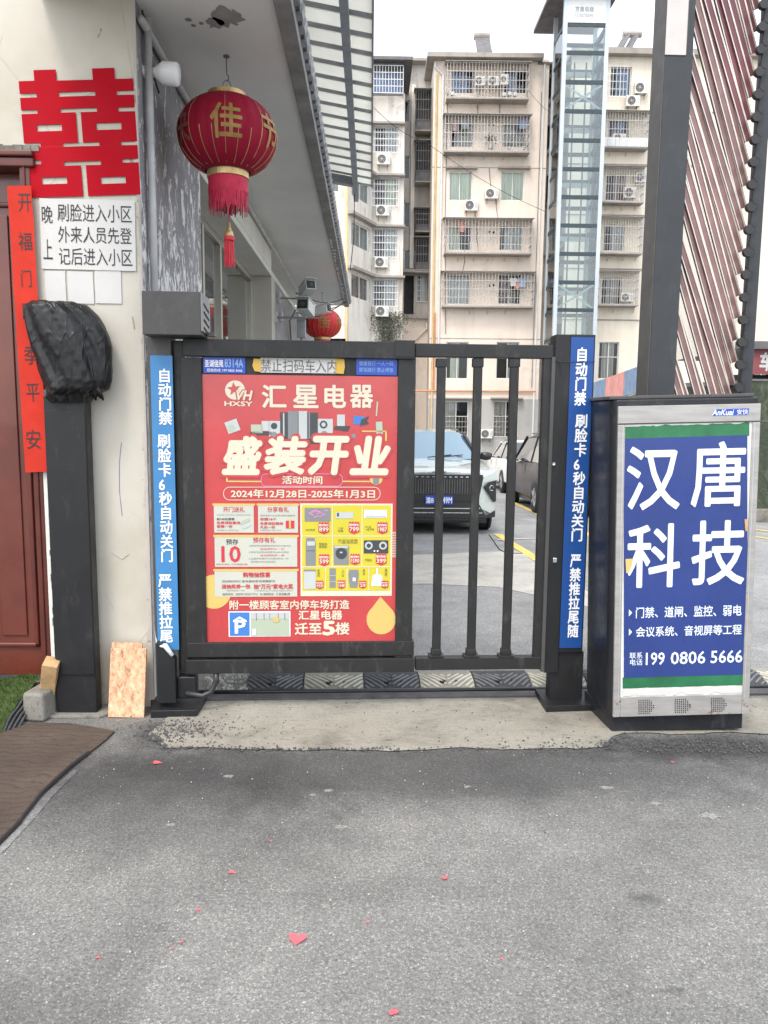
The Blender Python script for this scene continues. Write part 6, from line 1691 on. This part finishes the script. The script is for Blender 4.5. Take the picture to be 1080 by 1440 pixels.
o_ = P(832, 640, 33); yw = MB().box(-.5, 4.5, 0, .3, 0, 3.1).box(-.5, 4.5, -.06, 0, 1.7, 1.8).build('yard_wall', M['yel_wall']); yw.location = (o_.x, 33, gz(33)); tag(yw, 'low yellow wall under the carport behind the dark van', 'wall')

FH = Fr((P(1030, 640, 14.5).x, 14.5, 0), 0)
hd = thing('leaf_fence', 'green leaf-patterned screen fence with kerb behind the cabinet on the right', 'fence', FH.o)
a, b, c, d = FH.rect(1035, 538, 1500, 716); zk = gz(14.5)
for k in range(5):
    MB().box(a + (b - a) * k / 5 + .01, a + (b - a) * (k + 1) / 5, 0, .05, c, d).build('screen_panel', M['hedge'], hd)
MB().box(a, b, -.012, .06, d, d + .04).box(a, b, -.01, -.002, FH(1070, 592)[1] - .01, FH(1070, 592)[1] + .01).build('rail', M['iron_dark'], hd)
MB().box(a, b, -.12, .15, zk, c - .01).build('kerb', M['step'], hd, bevel=.02)
FX = Fr((P(1040, 500, 19.5).x, 19.5, 0), 0)
sb = thing('shop_shed', 'cream walled shed with a red lettered banner at the right edge', 'building', FX.o)
a, b, c, d = FX.rect(1040, 300, 1500, 480)
MB().box(a, b, 0, 4, FX(1070, 492)[1] + .01, d + 1.2).build('wall', M['cream_wall'], sb)
MB().box(a, b, -.25, 0, FX(1070, 491, -.2)[1], FX(1070, 480, -.2)[1]).build('beam', M['iron_dark'], sb)
e = FX.rect(1045, 492, 1300, 527, -.1); bn = MB().box(e[0], e[1], -.12, -.08, e[2], e[3]).build('banner', M['banner_red'], sb)
q = FX.rect(1069, 496, 1087, 521, -.13); text(sb, '车', q, -.125, M['p_lgrey'], .04, 'character')
q = FX.rect(1092, 496, 1150, 521, -.13); text(sb, '辆出', q, -.125, M['p_lgrey'], .04, 'lettering')
MB().box(a, b, .3, 1, gz(19), e[2]).build('lower_wall', M['room'], sb)

# ================================================================== CARS
def car(name, label, cat, X, Y, rev, Lc, Wd, Ht, paint_m, prof, gl, wheels, mpv=False):
    """local: nose at y=0 looking towards -y; prof: (y, halfwidth, z_bottom, z_belt)"""
    yc = Y + (Lc / 2)
    t = thing(name, label, cat, (X, Y if not rev else Y + Lc, gz(Y if not rev else Y + Lc)), 0)
    t.rotation_euler = (math.atan(KS) * (1 if rev else -1), 0, PI if rev else 0)
    mb = MB(); rings = []
    for (y, w, zb_, zt_) in prof:
        h = zt_ - zb_
        half = [(w * .88, zb_), (w * .985, zb_ + h * .10), (w, zb_ + h * .35), (w * .99, zb_ + h * .62), (w * .975, zb_ + h * .82), (w * .93, zt_ - .025), (w * .80, zt_ + .0), (w * .4, zt_ + .022), (0, zt_ + .028)]
        ring = [(x, y, z) for x, z in half] + [(-x, y, z) for x, z in half[-2::-1]]
        rings.append(ring)
    n = len(rings[0])
    for r_ in rings: mb.v += [Vector(v) for v in r_]
    for i in range(len(rings) - 1):
        for k in range(n):
            k2 = (k + 1) % n; mb.f.append((i * n + k, i * n + k2, (i + 1) * n + k2, (i + 1) * n + k))
    mb.f.append(tuple(range(n))[::-1]); mb.f.append(tuple((len(rings) - 1) * n + k for k in range(n)))
    body = mb.build('body', M[paint_m], t, smooth=True)
    md = body.modifiers.new('e', 'EDGE_SPLIT'); md.split_angle = R(38)
    # greenhouse: gl = (y_bottom_front, y_top_front, y_top_rear, y_bottom_rear, z_belt, w_belt, w_top)
    yb0, yt0, yt1, yb1, zb_, wb, wt_ = gl; zt_ = Ht - .05
    g_ = MB(); lo = [(-wb, yb0 + .10, zb_), (-wb * .5, yb0, zb_ - .005), (wb * .5, yb0, zb_ - .005), (wb, yb0 + .10, zb_), (wb, yb1, zb_), (-wb, yb1, zb_)]
    up = [(-wt_, yt0 + .06, zt_ - .045), (-wt_ * .72, yt0, zt_ + .01), (wt_ * .72, yt0, zt_ + .01), (wt_, yt0 + .06, zt_ - .045), (wt_, yt1, zt_), (-wt_, yt1, zt_)]
    g_.add(lo + up, [(i, (i + 1) % 6, (i + 1) % 6 + 6, i + 6) for i in (2, 3, 4, 5)] + [(5, 4, 3, 2, 1, 0)])
    g_.f = [f for f in g_.f]
    g_.build('side_window', M['car_glass'], t)
    ws = MB().add([lo[0], lo[1], lo[2], lo[3], up[0], up[1], up[2], up[3]], [(0, 1, 5, 4), (1, 2, 6, 5), (2, 3, 7, 6)]); ws.v = [v + Vector((0, -.006, .002)) for v in ws.v]
    ws.build('windscreen', M['windscreen'], t, smooth=True)
    rf = MB()
    rf.add([(x * 1.01, y, z) for x, y, z in up] + [(x * .86, y + (.12 if i < 4 else -.08), z + .05) for i, (x, y, z) in enumerate(up)], [(i, (i + 1) % 6, (i + 1) % 6 + 6, i + 6) for i in range(6)] + [(6, 7, 8, 9, 10, 11)])
    rf.build('roof', M[paint_m], t, smooth=True)
    for sx in (-1, 1):
        pr_ = lambda p, q, w, nm='pillar', m=paint_m: MB().bar(p, q, w, .03).build(nm, M[m], t, bevel=.006)
        pr_((sx * wb, yb0 + .08, zb_), (sx * wt_, yt0 + .05, zt_), .05, m='car_black' if not rev else paint_m)
        pr_((sx * wb, yb1, zb_), (sx * wt_, yt1, zt_), .07)
        ym = (yb0 + yb1) / 2 + .1; pr_((sx * (wb + .003), ym, zb_), (sx * (wt_ + .003), ym, zt_), .05, m='car_black')
        if mpv: ym = (yb0 + yb1) / 2 + 1.1; pr_((sx * (wb + .003), ym, zb_), (sx * (wt_ + .003), ym - .05, zt_), .06, m=paint_m)
        MB().bar((sx * wt_ * .92, yt0 + .35, zt_ + .06), (sx * wt_ * .92, yt1 - .2, zt_ + .06), .03, .03).build('roof_rail', M['car_black'], t)
        for y in (.30 * Lc + .12, .55 * Lc): MB().box(sx * Wd / 2 * .985 - .004, sx * Wd / 2 * .985 + .004, y, y + .006, .42, zb_ - .06).build('door_gap', M['hole'], t)
        mr = MB().lathe([(.0, -.075), (.07, -.06), (.085, 0), (.07, .06), (.0, .075)], 12).xf(Matrix.Translation((sx * (wb + .17), yb0 + .42, zb_ + .045)) @ Matrix.Diagonal((1.25, .7, 1, 1)))
        m_ = mr.build('mirror', M['car_black'], t, smooth=True); MB().bar((sx * (wb - .02), yb0 + .45, zb_ - .01), (sx * (wb + .15), yb0 + .44, zb_ + .01), .05, .03).build('mirror_arm', M['car_black'], m_)
        for wy in wheels:
            r_ = .335; xw = sx * (Wd / 2 - .12); c = (xw, wy, r_)
            MB().cyl((sx * (Wd / 2 - .035) - .004, wy, r_ + .02), r_ + .055, .008 , 'x', 26).build('wheel_arch', M['car_black'], t)
            tw = MB().lathe([(r_ * .62, -.10), (r_ * .95, -.105), (r_, -.08), (r_, .08), (r_ * .95, .105), (r_ * .62, .10)], 32).xf(Matrix.Translation((sx * (Wd / 2 - .085), wy, r_)) @ Matrix.Rotation(R(90), 4, 'Y'))
            wl = tw.build('wheel', M['tyre'], t, smooth=True)
            rm = MB().cyl((sx * (Wd / 2 + .0), wy, r_), r_ * .60, .006 * sx, 'x', 20); 
            for q in range(5):
                a_ = q * 2 * PI / 5; rm.bar((sx * (Wd / 2 + .014), wy, r_), (sx * (Wd / 2 + .014), wy + math.cos(a_) * r_ * .57, r_ + math.sin(a_) * r_ * .57), .055, .02, (1, 0, 0))
            rm.build('rim', M['rim'], wl)
            mbt = MB()
            for q in range(5): mbt.lathe([(r_ + .001, -.065 + q * .032), (r_ + .001, -.059 + q * .032)], 32)
            mbt.xf(Matrix.Translation((sx * (Wd / 2 - .085), wy, r_)) @ Matrix.Rotation(R(90), 4, 'Y')).build('tread_groove', M['hole'], wl)
    MB().box(-Wd / 2 + .12, Wd / 2 - .12, .25, Lc - .25, .17, .34).build('underbody', M['car_black'], t)
    return t

# mint-white SUV, seen head on
SY = 12.15; SX = (P(617, 700, SY)).x; Wd = 1.86
su = car('parked_car', 'mint white SUV parked facing the gate, with black slatted grille', 'car', SX, SY, False, 4.5, Wd, 1.70, 'car_mint',
    [(.02, .72, .30, .985), (.06, .80, .28, 1.02), (.16, .87, .26, 1.045), (.34, .92, .25, 1.075), (.7, .935, .24, 1.12), (1.25, .935, .24, 1.185), (2.6, .93, .24, 1.2), (3.9, .92, .26, 1.2), (4.4, .86, .30, 1.14), (4.5, .78, .38, 1.05)],
    (1.12, 1.85, 3.9, 4.35, 1.19, .80, .60), (.86, 3.62))
su_old = set(su.children)
def cpnl(nm, pts, m, y0, y1, par=su, bev=.004): return MB().prism(pts, y0, y1).build(nm, M[m], par, bevel=bev)
gr = cpnl('grille', [(-.60, .50), (.60, .50), (.66, .64), (.70, .86), (-.70, .86), (-.66, .64)], 'car_black', -.04, .06)
for k in range(31):
    x = -.62 + 1.24 * k / 30; MB().box(x - .005, x + .005, -.052, -.038, .60, .80).build('slat', M['iron_dark'], gr)
for k in range(15):
    x = -.62 + 1.24 * k / 14; MB().box(x - .022, x + .022, -.058, -.04, .822, .838).build('light_dash', M['chrome'], gr)
MB().box(-.66, .66, -.052, -.03, .868, .884).build('chrome_bar', M['chrome'], su)
MB().prism([(-.16, .868), (-.10, .905), (-.055, .905), (-.10, .868)], -.06, -.045).prism([(.16, .868), (.10, .905), (.055, .905), (.10, .868)], -.06, -.045).prism([(-.05, .875), (.05, .875), (.05, .892), (-.05, .892)], -.06, -.045).build('emblem', M['chrome'], su)
cpnl('lower_grille', [(-.78, .27), (.78, .27), (.62, .50), (-.62, .50)], 'car_black', -.03, .08)
MB().box(-.66, .66, -.042, -.03, .395, .408).build('chrome_strip', M['chrome'], su); MB().box(-.70, .70, -.042, -.03, .335, .348).build('chrome_strip', M['rim'], su)
MB().box(-.72, .72, -.012, .12, .225, .268).build('bumper_lip', M['car_black'], su, bevel=.01)
for sx in (-1, 1):
    def q3(nm, p, m, dz=.0, th=.03):
        P_ = [Vector((sx * x, y, z)) for x, y, z in p]; off = Vector((-sx * th * .4, th, 0))
        n_ = len(P_); MB().add(P_ + [v + off for v in P_], [tuple(range(n_))[::(1 if sx < 0 else -1)], tuple(range(n_, 2 * n_))[::(-1 if sx < 0 else 1)]] + [(i, (i + 1) % n_, (i + 1) % n_ + n_, i + n_) for i in range(n_)]).build(nm, M[m], su, bevel=.003)
    q3('headlight', [(.60, -.045, .862), (.90, .16, .945), (.935, .26, .925), (.925, .20, .875), (.66, -.03, .825)], 'lamp_clear')
    q3('corner_panel', [(.62, -.045, .42), (.84, .03, .335), (.935, .17, .40), (.938, .19, .90), (.71, -.015, .83), (.67, -.03, .66)], 'car_mint')
    q3('fog_housing', [(.72, -.040, .70), (.80, -.015, .76), (.940, .15, .78), (.946, .155, .50), (.92, .10, .48)], 'car_black')
    MB().tube([Vector((sx * .845, .012, .68)) + Vector((sx * .035 * math.cos(a), .028 * math.cos(a), .035 * math.sin(a))) for a in [k * .35 for k in range(16)]], .006, 6).build('lamp_ring', M['chrome'], su)
    q3('side_skirt', [(.70, -.04, .27), (.93, .14, .27), (.94, .17, .36), (.84, .025, .32)], 'car_black')
for sx in (-1, 1): MB().bar((sx * .1, 1.16, 1.215), (sx * .1 + .42, 1.22, 1.26), .02, .015).build('wiper', M['car_black'], su)
MB().box(-.13, .13, 1.80, 1.84, 1.50, 1.57).build('inner_mirror', M['car_black'], su)
pl = MB().box(-.22, .22, -.07, -.055, .455, .575).build('number_plate', M['plate_blue'], su, bevel=.003)
text(pl, '渝B', (-.205, -.085, .518, .615), -.0715, M['white_p'], .02); text(pl, '9', (-.025, .03, .518, .615), -.0715, M['white_p'], .02); text(pl, '49M', (.06, .205, .518, .615), -.0715, M['white_p'], .02)
for o_ in [q for q in su.children if q not in su_old and q.name.split('.')[0] not in ('wiper', 'inner_mirror')]:
    for q_ in [o_] + list(o_.children):
        for v_ in q_.data.vertices: v_.co.z = .28 + (v_.co.z - .27) * 1.17
# brown MPV, tail towards the gate
mp_ = car('parked_van', 'dark brown people carrier parked behind the latch post, tail towards the gate', 'van', 3.45 + .92, 14.9, True, 4.75, 1.84, 1.66, 'car_maroon',
    [(.0, .70, .36, .80), (.25, .86, .26, .92), (.9, .92, .24, 1.00), (1.5, .92, .24, 1.04), (3.0, .92, .24, 1.06), (4.3, .92, .26, 1.08), (4.65, .90, .28, 1.08), (4.75, .86, .34, 1.06)],
    (.95, 1.75, 4.45, 4.72, 1.05, .84, .70), (.95, 3.72), mpv=True)
wc = car('parked_car', 'white SUV parked beyond the brown people carrier', 'car', 3.78 + .9, 21.0, True, 4.4, 1.80, 1.50, 'car_white',
    [(.0, .70, .36, .80), (.25, .84, .26, .90), (.9, .90, .24, .96), (1.5, .90, .24, .98), (3.0, .90, .24, 1.0), (4.1, .90, .28, 1.0), (4.4, .84, .36, .96)],
    (1.1, 1.8, 3.7, 4.25, .99, .80, .64), (.85, 3.5))
def rear(t, L_, W_h, lz0, lz1, wwin, z0, z1, rake):
    for sx in (-1, 1):
        MB().hexa([(sx * (W_h - .16), L_ + .0, lz0), (sx * (W_h + .012), L_ - .18, lz0), (sx * (W_h - .02), L_ - .3, lz0), (sx * (W_h - .2), L_ - .1, lz0)],
                  [(sx * (W_h - .15), L_ - .02, lz1), (sx * (W_h - .005), L_ - .20, lz1 + .05), (sx * (W_h - .03), L_ - .3, lz1), (sx * (W_h - .2), L_ - .1, lz1)]).build('tail_light', M['lamp_red'], t)
        MB().box(sx * (W_h - .25) - .09, sx * (W_h - .25) + .09, L_ + .0, L_ + .02, .46, .52).build('reflector', M['lamp_red'], t)
    MB().box(-W_h + .06, W_h - .06, L_ - .02, L_ + .05, .28, .44).build('rear_bumper', M['car_black'], t, bevel=.02)
    MB().hexa([(-wwin, L_ - .02, z0), (wwin, L_ - .02, z0), (wwin, L_ - .06, z0), (-wwin, L_ - .06, z0)], [(-wwin * .9, L_ - rake, z1), (wwin * .9, L_ - rake, z1), (wwin * .9, L_ - rake - .04, z1), (-wwin * .9, L_ - rake - .04, z1)]).build('rear_window', M['car_glass'], t)
    MB().box(-.22, .22, L_ + .005, L_ + .02, .68, .80).build('number_plate', M['plate_blue'], t)
rear(mp_, 4.75, .90, .80, 1.16, .70, 1.12, 1.52, .16)
rear(wc, 4.40, .86, .74, .95, .66, 1.0, 1.4, .45)
flush_texts()
bpy.context.view_layer.update()
